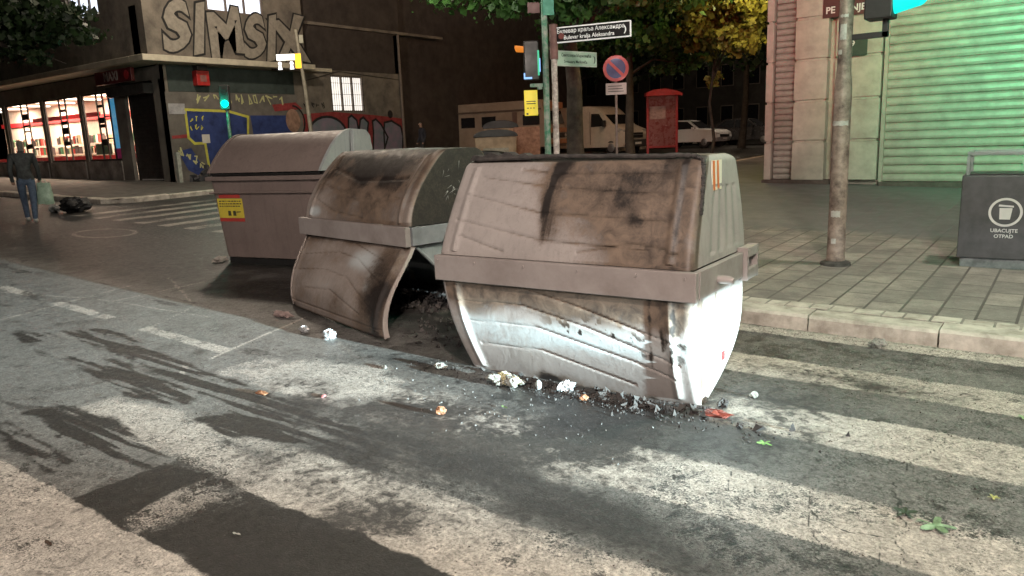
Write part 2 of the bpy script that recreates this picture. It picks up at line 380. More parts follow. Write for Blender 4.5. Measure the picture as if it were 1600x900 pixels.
    streak = .30+1.0*sstep(.36, .56, fbm(X*1.4, Y*24, 41, 4))*(.6+.7*fbm(X*7, Y*3, 42, 3))
    for pts, a in (([(-7.9, 3.02), (-7.5, 3.34), (-5.6, 3.1), (-4.0, 3.0), (-3.6, 2.75), (-4.1, 2.62), (-5.4, 2.82)], .74), ([(-8.25, 2.72), (-7.9, 2.96), (-7.5, 2.9), (-7.72, 2.6)], .70),
                   ([(-6.9, 2.62), (-6.4, 2.86), (-5.2, 2.80), (-4.7, 2.55), (-5.4, 2.4)], .66), ([(-4.5, 2.48), (-4.25, 2.86), (-3.7, 2.9), (-3.55, 2.6), (-4.1, 2.38)], 1.0), ([(-3.9, 2.75), (-3.8, 2.95), (-3.3, 2.9), (-3.1, 2.65), (-3.5, 2.6)], .9),
                   ([(-5.7, 1.86), (-5.6, 2.10), (-4.9, 2.15), (-4.1, 2.06), (-3.85, 1.88), (-4.4, 1.84)], .85), ([(-5.9, 1.62), (-5.6, 1.75), (-4.55, 1.72), (-4.4, 1.55), (-5.2, 1.56)], .72)):
        fresh = np.maximum(fresh, pol(pts, .08, a)*streak)
    for k in range(5): fresh = np.maximum(fresh, .62*(1-sstep(.010, .03, seg_dist(wx, Y, [(-5.7+.05*k, 1.98+.035*k), (-4.9, 1.93+.035*k)]))))
    # dark streaks on the asphalt left of the crossing
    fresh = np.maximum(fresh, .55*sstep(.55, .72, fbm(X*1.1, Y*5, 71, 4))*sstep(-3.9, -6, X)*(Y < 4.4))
    # cracks
    for pts in ([(-.88, 3.70), (-.90, 3.5), (-.84, 3.33), (-.80, 3.2), (-.72, 3.09), (-.74, 2.96), (-.66, 2.85), (-.68, 2.5)], [(-.59, 3.8), (-.52, 3.55), (-.44, 3.41), (-.50, 3.28), (-.43, 3.16), (-.44, 3.05), (-.36, 2.9)],
                [(-.84, 3.33), (-.66, 3.24), (-.5, 3.28)], [(-.55, 3.25), (-.50, 3.05), (-.57, 2.9)], [(-1.35, 3.6), (-1.22, 3.33)], [(-1.19, 3.62), (-1.12, 3.44), (-1.13, 3.3)],
                [(-.6, 3.8), (-.57, 4.1), (-.45, 4.5), (-.5, 4.9)]):
        fresh = np.maximum(fresh, .74*(1-sstep(.001, .010, seg_dist(X+.07*(n3-.5), Y+.09*(n3-.5), pts)))*sstep(.3, .5, n3+.2))
    # soot: burn centre, runoff, in front of the container
    sn = fbm(X*2.3+.5*n1, Y*2.3, 51, 5)
    s = .95*blob(X, Y, -2.75, 2.92, .72, .34, 12)+.9*blob(X, Y, -2.42, 2.2, .34, .15, 25)+.75*blob(X, Y, -1.75, 2.77, .75, .16, -12)+.7*blob(X, Y, -1.6, 2.72, .5, .2, 0)
    s += .85*blob(X, Y, -2.25, 3.95, 1.15, .30, 3)+.7*blob(X, Y, -3.3, 3.35, .9, .2, 20)+.6*blob(X, Y, -4.0, 2.95, .5, .25, 0)+.75*blob(X, Y, -1.35, 4.6, .5, .6, 30)
    s += .6*blob(X, Y, -2.02, 3.45, .2, .3, 0)+.75*blob(X, Y, -5.0, 5.0, 1.4, .5, 0)+.6*blob(X, Y, -6.5, 5.2, 1, .5, 0)+.55*blob(X, Y, -1.1, 5.3, .8, .2, 0)
    s += .55*blob(X, Y, -4.4, 4.0, .8, .12, 20)
    s += .5*blob(X, Y, -3.2, 2.75, 1.0, .45, 20)+.45*blob(X, Y, -2.4, 3.3, .9, .35, 0)+.35*blob(X, Y, -4.2, 3.35, .7, .2, 10)
    s += .55*blob(X, Y, -3.0, 3.95, .9, .18, 5)+.5*blob(X, Y, -2.2, 3.6, 1.0, .2, 8)+.35*blob(X, Y, -3.0, 2.25, .9, .3, 10)
    s = s*(.15+1.5*sn)
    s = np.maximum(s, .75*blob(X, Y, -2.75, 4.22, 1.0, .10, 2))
    set_attr(me, 'marks', np.stack([paint, np.clip(s, 0, 1.2), fresh, np.clip(dust_shade, 0, 1)], -1))
    me.materials.append(road_material())
    struct(link(bpy.data.objects.new('road', me)))
build_road()

# ================================================================== SIDEWALKS AND KERBS
def paving_material():
    m, nt, p = newmat('concrete_paving')
    tc = nt.nodes.new('ShaderNodeTexCoord'); mp = nt.nodes.new('ShaderNodeMapping'); nt.links.new(tc.outputs['Object'], mp.inputs[0]); mp.inputs['Rotation'].default_value = (0, 0, R(90))
    br = nt.nodes.new('ShaderNodeTexBrick'); nt.links.new(mp.outputs[0], br.inputs[0])
    br.inputs['Color1'].default_value = (.36, .32, .28, 1); br.inputs['Color2'].default_value = (.24, .22, .195, 1); br.inputs['Mortar'].default_value = (.075, .066, .058, 1)
    br.inputs['Scale'].default_value = 1; br.inputs['Mortar Size'].default_value = .012; br.inputs['Brick Width'].default_value = .56; br.inputs['Row Height'].default_value = .28; br.inputs['Mortar Smooth'].default_value = .3
    n1 = noise_node(nt, 2.2, 5, .7).outputs[0]; n2 = noise_node(nt, 60, 4, .7).outputs[0]
    c = mix(nt, mth(nt, 'MULTIPLY', mrange(nt, n1, .35, .62), .75), br.outputs[0], (.13, .12, .11))
    c = mix(nt, mth(nt, 'MULTIPLY', mrange(nt, n2, .5, .7), .5), c, (.06, .055, .05))
    # beyond the tiled strip the pavement is plain dark asphalt
    sp = nt.nodes.new('ShaderNodeSeparateXYZ'); nt.links.new(tc.outputs['Object'], sp.inputs[0])
    far = mrange(nt, mth(nt, 'ADD', sp.outputs[1], mth(nt, 'MULTIPLY', n1, .8)), 11.6, 12.0)
    c = mix(nt, far, c, mix(nt, n2, (.09, .09, .09), (.21, .205, .20)))
    nt.links.new(c, p.inputs['Base Color']); nt.links.new(mrange(nt, n1, .3, .7, .5, .8), p.inputs['Roughness'])
    b = nt.nodes.new('ShaderNodeBump'); b.inputs['Strength'].default_value = .6; b.inputs['Distance'].default_value = .01
    h = mth(nt, 'ADD', mth(nt, 'MULTIPLY', br.outputs['Fac'], -1.), mth(nt, 'MULTIPLY', n2, .5)); nt.links.new(h, b.inputs['Height']); nt.links.new(b.outputs[0], p.inputs['Normal'])
    return m
def walk(name, x0, x1, y0, y1, h, m, step=.5):
    xs = np.linspace(x0, x1, int(abs(x1-x0)/step)+2); ys = np.linspace(y0, y1, int(abs(y1-y0)/step)+2)
    X, Y = np.meshgrid(xs, ys); me = fastgrid(name, np.stack([X, Y, zg(X, Y)+h], -1)); me.materials.append(m)
    return struct(link(bpy.data.objects.new(name, me)))
pav = paving_material()
walk('pavement', -9.6, 12, 6.72, 75, .135, pav)
walk('pavement', -60, -20.2, 9.6, 75, .125, mat('pavement_asphalt', (.105, .098, .088), .8, .3, 3, bump=.4, bscale=60))
def kerb(name, pts, h=.135, wd=.26, stone=.98):
    mb = MB(); r = random.Random(3)
    for (x0, y0), (x1, y1) in zip(pts[:-1], pts[1:]):
        L = math.hypot(x1-x0, y1-y0); n = max(1, round(L/stone)); ux, uy = (x1-x0)/L, (y1-y0)/L; px, py = -uy, ux
        for i in range(n):
            a = i*L/n+.006; b = (i+1)*L/n-.006; j = r.uniform(-.006, .006); dz = r.uniform(-.006, .006)
            q = [(x0+ux*t+px*(s+j), y0+uy*t+py*(s+j)) for t, s in ((a, 0), (b, 0), (b, wd), (a, wd))]
            q2 = [(x0+ux*t+px*(s+j), y0+uy*t+py*(s+j)) for t, s in ((a, .022), (b, .022), (b, wd), (a, wd))]
            zz = [Z(*k) for k in q]
            vs = [(q[k][0], q[k][1], zz[k]-.1) for k in range(4)]+[(q[k][0], q[k][1], zz[k]+h+dz-.02) for k in range(4)]+[(q2[k][0], q2[k][1], zz[k]+h+dz+.003) for k in range(4)]
            fs = [(k, (k+1) % 4, (k+1) % 4+4, k+4) for k in range(4)]+[(k+4, (k+1) % 4+4, (k+1) % 4+8, k+8) for k in range(4)]+[(8, 9, 10, 11)]
            mb.add(vs, fs)
    return struct(mb.build(name, M['kerb']))
kerb('kerb', [(-8.6, 6.46), (12, 6.46)])
kerb('kerb', [(-9.85, 75), (-9.85, 7.7), (-9.5, 7.0), (-8.6, 6.46)])
kerb('kerb', [(-60, 9.4), (-20.6, 9.4), (-20.0, 10.0), (-20.0, 75)], h=.125)
# a short row of setts behind the kerb
mb = MB(); r = random.Random(5); x = -8.4
while x < 3:
    wdt = r.uniform(.16, .24); z = Z(x, 6.8)+.139+r.uniform(-.002, .003); mb.box(x, x+wdt-.02, 6.735, 6.92+r.uniform(-.01, .01), z-.05, z); x += wdt
struct(mb.build('kerb_setts', M['kerb']))

# ================================================================== WASTE CONTAINERS
def ring_loop(hx, yf, yr, r, nf, ne, nr, nc=5):
    """closed loop, starts front-left, along the front to +x, right end, rear, left end. returns pts, tags(side,param)"""
    P = []; T = []
    for i in range(nf): t = i/(nf-1); P.append((-hx+r+(2*hx-2*r)*t, yf)); T.append((0, t))
    def corner(cx, cy, a0, k):
        for i in range(1, nc+1):
            a = R(a0+90*i/(nc+1)); P.append((cx+r*math.cos(a), cy+r*math.sin(a))); T.append((k, 0))
    corner(hx-r, yf+r, -90, 1)
    for i in range(ne): t = i/(ne-1); P.append((hx, yf+r+(yr-yf-2*r)*t)); T.append((2, t))
    corner(hx-r, yr-r, 0, 3)
    for i in range(nr): t = i/(nr-1); P.append((hx-r-(2*hx-2*r)*t, yr)); T.append((4, t))
    corner(-hx+r, yr-r, 90, 5)
    for i in range(ne): t = i/(ne-1); P.append((-hx, yr-r-(yr-yf-2*r)*t)); T.append((6, t))
    corner(-hx+r, yf+r, 180, 7)
    return np.array(P), np.array(T)
def loft(name, levels, grooves=None, flutes=None, burn=None, nf=240, ne=26, cap_top=False, dome=0, m=None, parent=None, cap_bottom=False, xoff=None):
    rows = []; tags = []; vs = []; gro = []
    for i, (z, hx, yf, yr, r, t) in enumerate(levels):
        P, T = ring_loop(hx, yf, yr, r, nf, ne, 40)
        P3 = np.concatenate([P, np.full((len(P), 1), z)], 1)
        if grooves is not None:
            k = T[:, 0] == 0; u = T[k, 1]; gv = grooves(u, np.full(u.shape, t)); P3[k, 1] += gv; gd = np.zeros(len(P)); gd[k] = np.clip(gv, 0, 1)/.011; gro.append(gd)
        if flutes is not None:
            k = T[:, 0] == 2; u = T[k, 1]; P3[k, 0] -= flutes(u, np.full(u.shape, t))
            k = T[:, 0] == 6; u = T[k, 1]; P3[k, 0] += flutes(u, np.full(u.shape, t))
        if xoff: P3[:, 0] += xoff(t)
        rows.append(P3); tags.append(T); vs.append(t)
    if cap_top or cap_bottom:
        src = rows[-1] if cap_top else rows[-1]
        c = src.mean(0)
        for q in (.97, .9, .75, .5, .25, 0):
            Pn = c+(src-c)*np.array([q, q, 1]); Pn[:, 2] = src[:, 2]+dome*(1-q*q)
            rows.append(Pn); tags.append(tags[-1]); vs.append(1.+(1-q))
    A = np.array(rows); me = fastgrid(name, A, closed_u=True)
    if burn is not None:
        side = np.array([t[:, 0] for t in tags]); u = np.array([t[:, 1] for t in tags]); v = np.array(vs)[:, None]*np.ones(u.shape)
        rgb = burn(A[..., 0], A[..., 1], A[..., 2], side, u, v)
        if gro: G = np.array(gro); rgb[:len(gro), :, 1] += .6*G*G*fbm(A[:len(gro), :, 0]*9, A[:len(gro), :, 2]*9, 88, 3); rgb[:len(gro), :, 0] += .28*G*G*fbm(A[:len(gro), :, 0]*6, A[:len(gro), :, 2]*6, 89, 3)  # brown and black added along the pressed grooves
        set_attr(me, 'burn', np.concatenate([rgb, np.ones(rgb.shape[:2]+(1,))], -1))
    me.materials.append(m); smooth_me(me)
    return link(bpy.data.objects.new(name, me), parent)
def groove_fn(lines, depth=.010, width=.010, frame=None):
    def f(u, v):
        d = np.zeros(u.shape)
        for pts in lines:
            q = seg_dist(u*1.9, v*.78, [(a*1.9, b*.78) for a, b in pts]); d += depth*np.exp(-(q/width)**2)
        if frame:
            e = np.minimum(np.minimum(u, 1-u)*1.9, 9); d -= .016*np.exp(-((e-.10)/.028)**2)*(v > .04)*(v < .93)
        return d
    return f
pl_front = plastic_material('container_plastic', (.36, .325, .305))
pl_mid = plastic_material('container_plastic_dusty', (.33, .285, .255))
pl_rear = plastic_material('container_plastic_plain', (.20, .155, .140))
pl_cool = plastic_material('container_plastic_grey', (.32, .34, .34))

# ---- front container
fc = thing('waste_container', 'large burnt waste container nearest the camera, bright white glare on its lower half', 'waste container', (-2.80, 4.66, 0), R(2.2), 'burnt waste containers on the crossing')
lidL = [[(.03, .36), (.42, .20), (.97, .13)], [(.05, .62), (.40, .46), (.93, .40)], [(.10, .80), (.45, .70), (.93, .64)], [(.06, .20), (.28, .06)], [(.60, .10), (.80, .20), (.93, .16)], [(.28, .88), (.42, .84), (.93, .84)]]
def lid_burn(x, y, z, side, u, v):
    n = fbm(x*3.0, z*4+y*3, 61, 5); n2 = fbm(x*16, z*1.6+y, 63, 4)
    fr = (side <= 1)|(side == 7)
    X = np.where(side == 0, u, np.where(side == 1, 1., np.where(side == 7, 0., np.where(side == 2, 1.05, .5))))
    br = 1.05*blob(X, v, .80, .68, .33, .46)+.75*blob(X, v, .88, .25, .18, .35)+.55*blob(X, v, .45, .92, .12, .3)+.28*sstep(.35, .8, X)
    br = br*(.35+1.2*n)+.25*sstep(.5, .9, n)*sstep(.2, .6, X)
    n6 = fbm(x*11, z*11+y*4, 69, 5); bl = (.75*blob(X, v, .74, .58, .07, .12)+.7*blob(X, v, .80, .40, .06, .07)+.6*blob(X, v, .76, .80, .16, .10)+.35*blob(X, v, .66, .66, .25, .30))*(.1+1.5*n6)
    # the long black run down the middle
    xc = .40+.05*(1-v)+.02*np.sin(v*9)
    n4 = fbm(x*34, z*1.3+y, 65, 4); n5 = fbm(x*9, z*7+y, 67, 5)
    bl += .95*np.exp(-((X-.452-.012*np.sin(v*7))/(.030+.012*(1-v)))**2)*sstep(.04, .30, v)*(-.25+1.9*n4)+.8*blob(X, v, .475, .95, .05, .13)*(.3+1.1*n5)+.7*np.exp(-((X-.425-.03*sstep(.6,.9,v))/.010)**2)*sstep(.30, .5, v)*(1-sstep(.85,.95,v))*(.2+1.2*n5)
    bl += .75*np.exp(-((X-.962)/.016)**2)*(-.1+1.5*n4)+.6*blob(X, v, .93, .97, .08, .14)+.45*np.exp(-((X-.90)/.022)**2)*(-.2+1.6*n4)
    bl = np.where(v > .955, np.maximum(bl, .75+.3*n), bl)
    bl = np.where(v > 1.001, .9, bl)
    bl += .42*(v < .03)*n
    ends = (side == 2)|(side == 3); br = np.where(ends, .12*n+.5*(u < .08)*(side == 2), br); bl = np.where(ends, np.where(v > 1.001, .6, .5*(u < .05)*(side == 2)), bl)
    pale = .35*blob(X, v, .15, .5, .3, .4)*n
    return np.stack([bl, br, pale], -1)
def flute(u, v): return .010*(.5+.5*np.cos(u*2*math.pi*6))*(v > .08)*(v < .68)*(u > .28)*(u < .95)
lev = []
for i in range(62):
    t = i/61; z = .925+.68*t; k = max(0, (t-.9)/.1)
    yf = -.55+.015+.34*t**1.25+.05*k*k; yr = .50-.13*t**2.2-.10*k*k; hx = .985-.045*t-.025*k*k
    lev.append((z-.012*k*k, hx, yf, yr, .045, t))
loft('lid', lev, groove_fn(lidL, .011, .011, True), flute, lid_burn, 240, 50, True, .012, pl_front, fc)
def body_burn_light(x, y, z, side, u, v):
    n = fbm(x*3.0, z*4, 71, 5); n2 = fbm(x*14, z*3, 73, 4); n3 = fbm(x*20, z*20, 75, 3)
    X = np.where(side == 0, u, np.where((side == 1), 1., np.where(side == 2, 1.06, np.where(side == 7, 0, .5))))
    h = 1-v    # 1 at the top under the band
    br = 1.1*sstep(.58, .86, h+.10*(n-.5)*2)*(side < 2)+.55*sstep(.22, .0, h)*n*(side < 2)  # soot below the band, with shade above the headlight cut-off painted in
    bl = .55*sstep(.90, 1.0, h)*(.3+n)+.85*np.exp(-((X-.870-.01*(n-.5)*4)/.008)**2)*sstep(.25, .40, h)*(.2+1.1*n3)+.8*np.exp(-((X-.955-.02*(n-.5)*2)/.006)**2)*sstep(.15, .5, h)*(.1+1.2*n3)+.5*np.exp(-((X-.915)/.006)**2)*sstep(.35, .6, h)*n3*1.6
    bl += .85*blob(X, h, .80, .46, .06, .035)*(n3 > .45)+.7*blob(X, h, .62, .66, .16, .10)*(n3 > .62)+.8*blob(X, h, .70, .60, .25, .05)*(n3 > .66)
    bl += .65*blob(X, h, .40, .06, .10, .05)+.8*sstep(.05, .0, h)*n+.55*sstep(.30, .0, h)*sstep(.5, .75, fbm(x*6, z*9, 77, 5))+.5*sstep(.8, 1., X)*sstep(.46, .62, n3)*sstep(.2, .5, h)
    bl += .5*blob(X, h, .97, .45, .02, .5)*n2
    endm = (side == 2)|(side == 3); br = np.where(endm, .75*n+.8*(np.abs(u-.10) < .03)+.7*(np.abs(u-.42) < .012), br); bl = np.where(endm, .45*np.exp(-((u-.12)/.05)**2)*(side == 2)*n2*2, bl)
    pale = np.clip(.6*np.exp(-((h-.52)/.22)**2)*(.5+n), 0, 1)  # headlight's bright strip painted pale around mid-height
    br += .45*blob(X, h, .12, .45, .06, .25)*n
    return np.stack([bl, br, pale], -1)
bodL = [[(.04, .06), (.35, .03), (.60, .16), (.95, .40)], [(.04, .22), (.35, .20), (.62, .34), (.97, .60)], [(.06, .42), (.40, .40), (.80, .62), (.95, .74)], [(.10, .66), (.40, .64), (.78, .86)]]
lev = []
for i in range(70):
    t = i/69; z = .745*(1-t)+.006
    yf = -.535+.165*t**1.5-.03*math.sin(t*math.pi); yr = .47-.70*max(0, (t-.15)/.85)**3.0-.02*t; hx = .985-.078*t**1.15
    lev.append((z, hx, yf, max(yr, yf+.16), .05*(1-.3*t), t))
lev = [(lambda l: l)(l) for l in lev]
def flute2(u, v): return .008*(.5+.5*np.cos(u*2*math.pi*4))*(v > .06)*(v < .6)
loft('body', lev, groove_fn(bodL, .009, .0065, True), flute2, body_burn_light, 240, 40, False, 0, pl_front, fc, cap_bottom=True, xoff=lambda t: .072*t)
b = MB(); b.box(-.992, 1.03, -.585, -.535, .738, .922); fb = b.build('front_beam', M['band'], fc, bevel=.006)
b = MB(); b.box(-1.0, 1.02, .50, .55, .735, .925); b.build('rear_beam', M['band'], fc, bevel=.006)
for sgn in (-1, 1):
    hx_ = 1.03 if sgn > 0 else .998; b = MB(); x0, x1 = sorted((sgn*(hx_-.045), sgn*hx_)); b.box(x0, x1, -.515, .36, .745, .918); e = b.build('end_plate', M['band'], fc, bevel=.004)
    b = MB(); b.tube([(sgn*1.03, -.20, .82), (sgn*1.10, -.20, .82), (sgn*1.13, -.20, .815)], [.027, .027, .02], 12); b.build('lifting_pin', M['band'], e, True)
    b = MB(); x0, x1 = sorted((sgn*.985, sgn*1.06)); b.box(x0, x1, .30, .33, .72, .95); b.box(x0, x1, .52, .55, .72, .95); b.box(sorted((sgn*1.03, sgn*1.06))[0], sorted((sgn*1.03, sgn*1.06))[1], .331, .519, .725, .80); b.box(x0, x1, .331, .519, .88, .945)
    b.build('lifting_bracket', M['band'], fc, bevel=.004)
b = MB()
for t in range(2): b.box(.99, 1.008, -.55, -.522, .76+.0*t, .90)
b.build('corner_slot', M['black'], fc)
for bx_ in (-.96, -.62, -.2, .22, .64, .96):
    MB().tube([(bx_, -.585, .885), (bx_, -.592, .885)], .010, 8).build('bolt', M['band'], fb)
for bx_ in (-.7, .0, .7):
    MB().box(bx_-.05, bx_+.05, .551, .585, .80, .96).build('hinge', M['band'], fc, bevel=.005)
# melted rim lip of the lid on top
def lumpy_tube(pts, rad, seed, n=8, sub=40):
    r = random.Random(seed); P = []; Rr = []
    for (a, b_) in zip(pts[:-1], pts[1:]):
        a = Vector(a); b_ = Vector(b_)
        for i in range(sub): t = i/sub; P.append(a.lerp(b_, t)+Vector((0, r.uniform(-.2, .2)*rad, r.uniform(-.15, .15)*rad))); Rr.append(rad*r.uniform(.88, 1.14))
    P.append(Vector(pts[-1])); Rr.append(rad*.4); Rr[0] = rad*.4
    return MB().tube(P, Rr, n)
lumpy_tube([(-.86, -.20, 1.598), (-.2, -.19, 1.612), (.4, -.19, 1.600), (.86, -.19, 1.598)], .016, 4, sub=14).build('melted_rim', M['char'], fc, True)
lumpy_tube([(.86, -.19, 1.598), (.925, -.20, 1.57), (.945, -.25, 1.47), (.955, -.30, 1.36), (.965, -.35, 1.24)], .016, 6, sub=16).build('melted_seam', M['char'], fc, True)
b = MB(); P = []
for i in range(26):
    t = i/25; x = -.90+.55*t; hgt = .045*math.sin(math.pi*t)**.35+.012*math.sin(t*23)
    P.append((x, 1.595+hgt))
b.prism(P+[(-.35, 1.59), (-.90, 1.59)], -.20, -.12); b.build('melted_flap', M['char'], fc)
# reflective sticker on the top of the right end
OR = mat('orange_reflective', (.75, .20, .05), .35, .15); WR = mat('white_reflective', (.80, .74, .62), .35, .1)
st = MB().box(.947, .953, -.12, .06, 1.37, 1.56).build('reflective_sticker', WR, fc)
sb = MB()
for k in range(2):
    y = -.095+k*.075; sb.add([(.9545, y, 1.372), (.9545, y+.035, 1.372), (.9545, y+.015, 1.558), (.9545, y-.02, 1.558)], [(0, 1, 2, 3)])
sb.build('orange_stripe', OR, st)
RD = mat('red_reflector', (.6, .03, .03), .3, .2)
MB().box(.975, .990, .02, .07, .22, .28).build('reflector', RD, fc)

# ---- middle container: its lower shells hang open
mc = thing('waste_container', 'brown burnt waste container in the middle, front shell swung open over a black gap', 'waste container', (-5.69, 5.56, Z(-5.7, 5.4)), R(-10), 'burnt waste containers on the crossing')
def lid_burn2(x, y, z, side, u, v):
    n = fbm(x*3.0+5, z*4+y*3, 81, 5); n2 = fbm(x*16, z*3+y, 83, 4)
    X = np.where(side == 0, u, np.where(side == 1, 1., np.where(side == 7, 0., .5)))
    br = 1.1*blob(X, v, .60, .45, .55, .7)*(.6+.8*n)+.7*sstep(.3, 1, v)*n
    bl = 1.1*blob(X, v, .64, .76, .40, .27)*(.25+1.2*n)+.8*blob(X, v, .40, .62, .12, .25)*n+.55*sstep(.9, 1, v)+.8*blob(X, v, .12, .85, .12, .2)*n+.55*sstep(.45, .7, fbm(x*5, z*7, 84, 5))*sstep(.15, .6, v)
    bl += .5*(v < .05)*n2*sstep(.3, .8, X)
    bl = np.where(v > 1.001, .95, bl)
    pale = .9*blob(X, v, .10, .10, .08, .10)+.6*np.exp(-((X-.965)/.02)**2)*sstep(.1, .3, v)*(.6+n)
    e = (side == 2)
    bl = np.where(e, .88, bl); br = np.where(e, .3, br); pale = np.where(e, 0, pale)
    return np.stack([bl, br, pale], -1)
lev = []
for i in range(50):
    t = i/49; z = .925+.70*t; k = max(0, (t-.85)/.15)
    yf = -.55+.015+.50*t**1.7; yr = .50-.03*t-.10*k*k; hx = .97-.05*t
    lev.append((z-.02*k*k, hx, yf, max(yr, yf+.3), .04, t))
loft('lid', lev, groove_fn([[(.05, .30), (.3, .12), (.6, .06)], [(.10, .5), (.5, .3), (.9, .35)], [(.1, .72), (.45, .56), (.9, .6)]], .009, .011, True), None, lid_burn2, 200, 30, True, .015, pl_mid, mc)
# pale scratches on the dark end window, a thin frame
WS = mat('scuffed_white', (.42, .42, .40), .6, .4)
b = MB(); r = random.Random(12)
for k in range(22):
    y = r.uniform(-.1, .35); z = 1.0+r.uniform(0, .42); a = r.uniform(0, 3.1); L = r.uniform(.02, .09); w_ = .003
    dx, dz = math.cos(a)*L, math.sin(a)*L
    b.add([(.966-.05*(z-.925)/.7+.004, y-dz*w_/L, z+dx*w_/L), (.966-.05*(z-.925)/.7+.004, y+dx, z+dz), (.966-.05*(z-.925)/.7+.004, y+dx+dz*w_/L*2, z+dz-dx*w_/L*2)], [(0, 1, 2)])
b.build('scratches', WS, mc)['kind'] = 'stuff'
b = MB(); b.box(-1.0, 1.0, -.60, -.54, .745, .925); b.build('front_beam', M['band'], mc, bevel=.006)
b = MB(); b.box(-1.0, 1.0, .50, .55, .745, .925); b.build('rear_beam', M['band'], mc, bevel=.006)
for sgn in (-1, 1):
    x0, x1 = sorted((sgn*.975, sgn*1.02)); e = MB().box(x0, x1, -.535, .50, .752, .918).build('end_plate', M['band_cool'], mc, bevel=.004)
    b = MB(); b.tube([(sgn*1.02, -.12, .83), (sgn*1.10, -.12, .83)], .026, 12); b.build('lifting_pin', M['band'], e, True)
def shell_burn(X, v):
    n = fbm(X*5, v*4, 91, 5); n2 = fbm(X*14, v*6, 93, 4)
    bl = 1.2*blob(X, v, .88, .50, .13, .45)*(.3+1.2*n)+.8*sstep(.12, 0, v)*n+.75*blob(X, v, .30, .04, .3, .06)*n+.7*blob(X, v, .55, .8, .10, .22)*n2+.9*np.exp(-((X-.94)/.03)**2)*sstep(.35, .6, v)*n2*1.4
    bl += .6*sstep(.96, 1, v)
    br = .62*(1-.7*blob(X, v, .68, .20, .16, .2)-.6*blob(X, v, .4, .55, .3, .25))*(.2+1.3*n)
    pale = .8*blob(X, v, .70, .22, .18, .16)+.75*blob(X, v, .82, .48, .05, .18)+.35*blob(X, v, .4, .6, .3, .2)
    bl = np.clip(bl, 0, 1); return np.stack([bl, br, pale], -1)
nu, nv = 200, 80; U, V = np.meshgrid(np.linspace(0, 1, nu), np.linspace(0, 1, nv))
g = groove_fn([[(.05, .28), (.42, .18), (.62, .22), (.9, .42)], [(.05, .48), (.35, .40), (.60, .44), (.92, .72)], [(.2, .68), (.48, .62), (.8, .80)], [(.55, .06), (.85, .2)], [(.02, .9), (.98, .9)]], .009, .0065, True)
hx = .965-.10*V; Xs = (U-.5)*2*hx+.33*V**.7*U; Zs = .745*(1-V)+.012
gsh = g(U, V); Ys = -.545-(.30+.20*U)*np.sin(V*math.pi/2)**1.15-.03*np.sin(V*math.pi)+gsh+.035*sstep(.93, 1, U)+.035*sstep(.07, 0, U)
front = np.stack([Xs, Ys, Zs], -1); back = np.stack([Xs*.995, Ys+.028, Zs], -1)
A = np.concatenate([front, back[::-1]], 0); me = fastgrid('front_shell', A)
Ub = np.concatenate([U, U[::-1]], 0); Vb = np.concatenate([V, V[::-1]], 0); rgb = shell_burn(Ub, Vb); gn = fbm(Xs*7, Zs*7, 87, 3); gp2 = np.clip(gsh, 0, 1)/.010; rgb[:nv, :, 0] += .30*gp2**2*gn; rgb[:nv, :, 1] += .55*gp2**2*gn; rgb[nv:, :, 0] = 1  # grooves of the front face coloured darker
set_attr(me, 'burn', np.concatenate([rgb, np.ones(rgb.shape[:2]+(1,))], -1)); me.materials.append(pl_mid); link(bpy.data.objects.new('front_shell', me), mc)
# edge flanges of the front shell
for sgn, nm in ((1, 'shell_flange'), (-1, 'shell_flange')):
    b = MB(); P = []
    for i in range(30):
        v = i/29; P.append((sgn*(.965-.10*v)+(.33*v**.7 if sgn > 0 else 0), -.545-(.50 if sgn > 0 else .30)*math.sin(v*math.pi/2)**1.15-.03*math.sin(v*math.pi)+.02, .745*(1-v)+.012))
    vs = []; 
    for p in P: vs += [(p[0]-.006, p[1], p[2]), (p[0]+.006, p[1], p[2]), (p[0]+.006, p[1]+.05, p[2]+.01), (p[0]-.006, p[1]+.05, p[2]+.01)]
    fs = [(4*i+k, 4*i+(k+1) % 4, 4*i+4+(k+1) % 4, 4*i+4+k) for i in range(29) for k in range(4)]
    b.add(vs, fs); o = b.build(nm, pl_mid, mc, True)
# rear shell: pale end plates with a curved inner edge and a curved back wall
edge = [(-.46, .735), (-.34, .62), (-.20, .48), (-.02, .34), (.20, .20), (.44, .10), (.66, .04)]
outer = [(.80, .02), (.80, .25), (.72, .5), (.56, .735)]
for sgn in (-1, 1):
    b = MB(); x0, x1 = sorted((sgn*.93, sgn*.955)); b.prism(edge+outer, x0, x1, 'x'); e = b.build('shell_end_plate', pl_cool, mc, bevel=.004)
    b = MB(); b.tube([(sgn*.955, y, z) for y, z in edge], .016, 8); b.build('plate_edge', pl_cool, e, True)
b = MB(); b.prism(outer+[(.77, .74-.73+.02), (.77, .25), (.69, .5), (.53, .735)][::-1], -.93, .93, 'x'); b.build('rear_shell', pl_cool, mc)
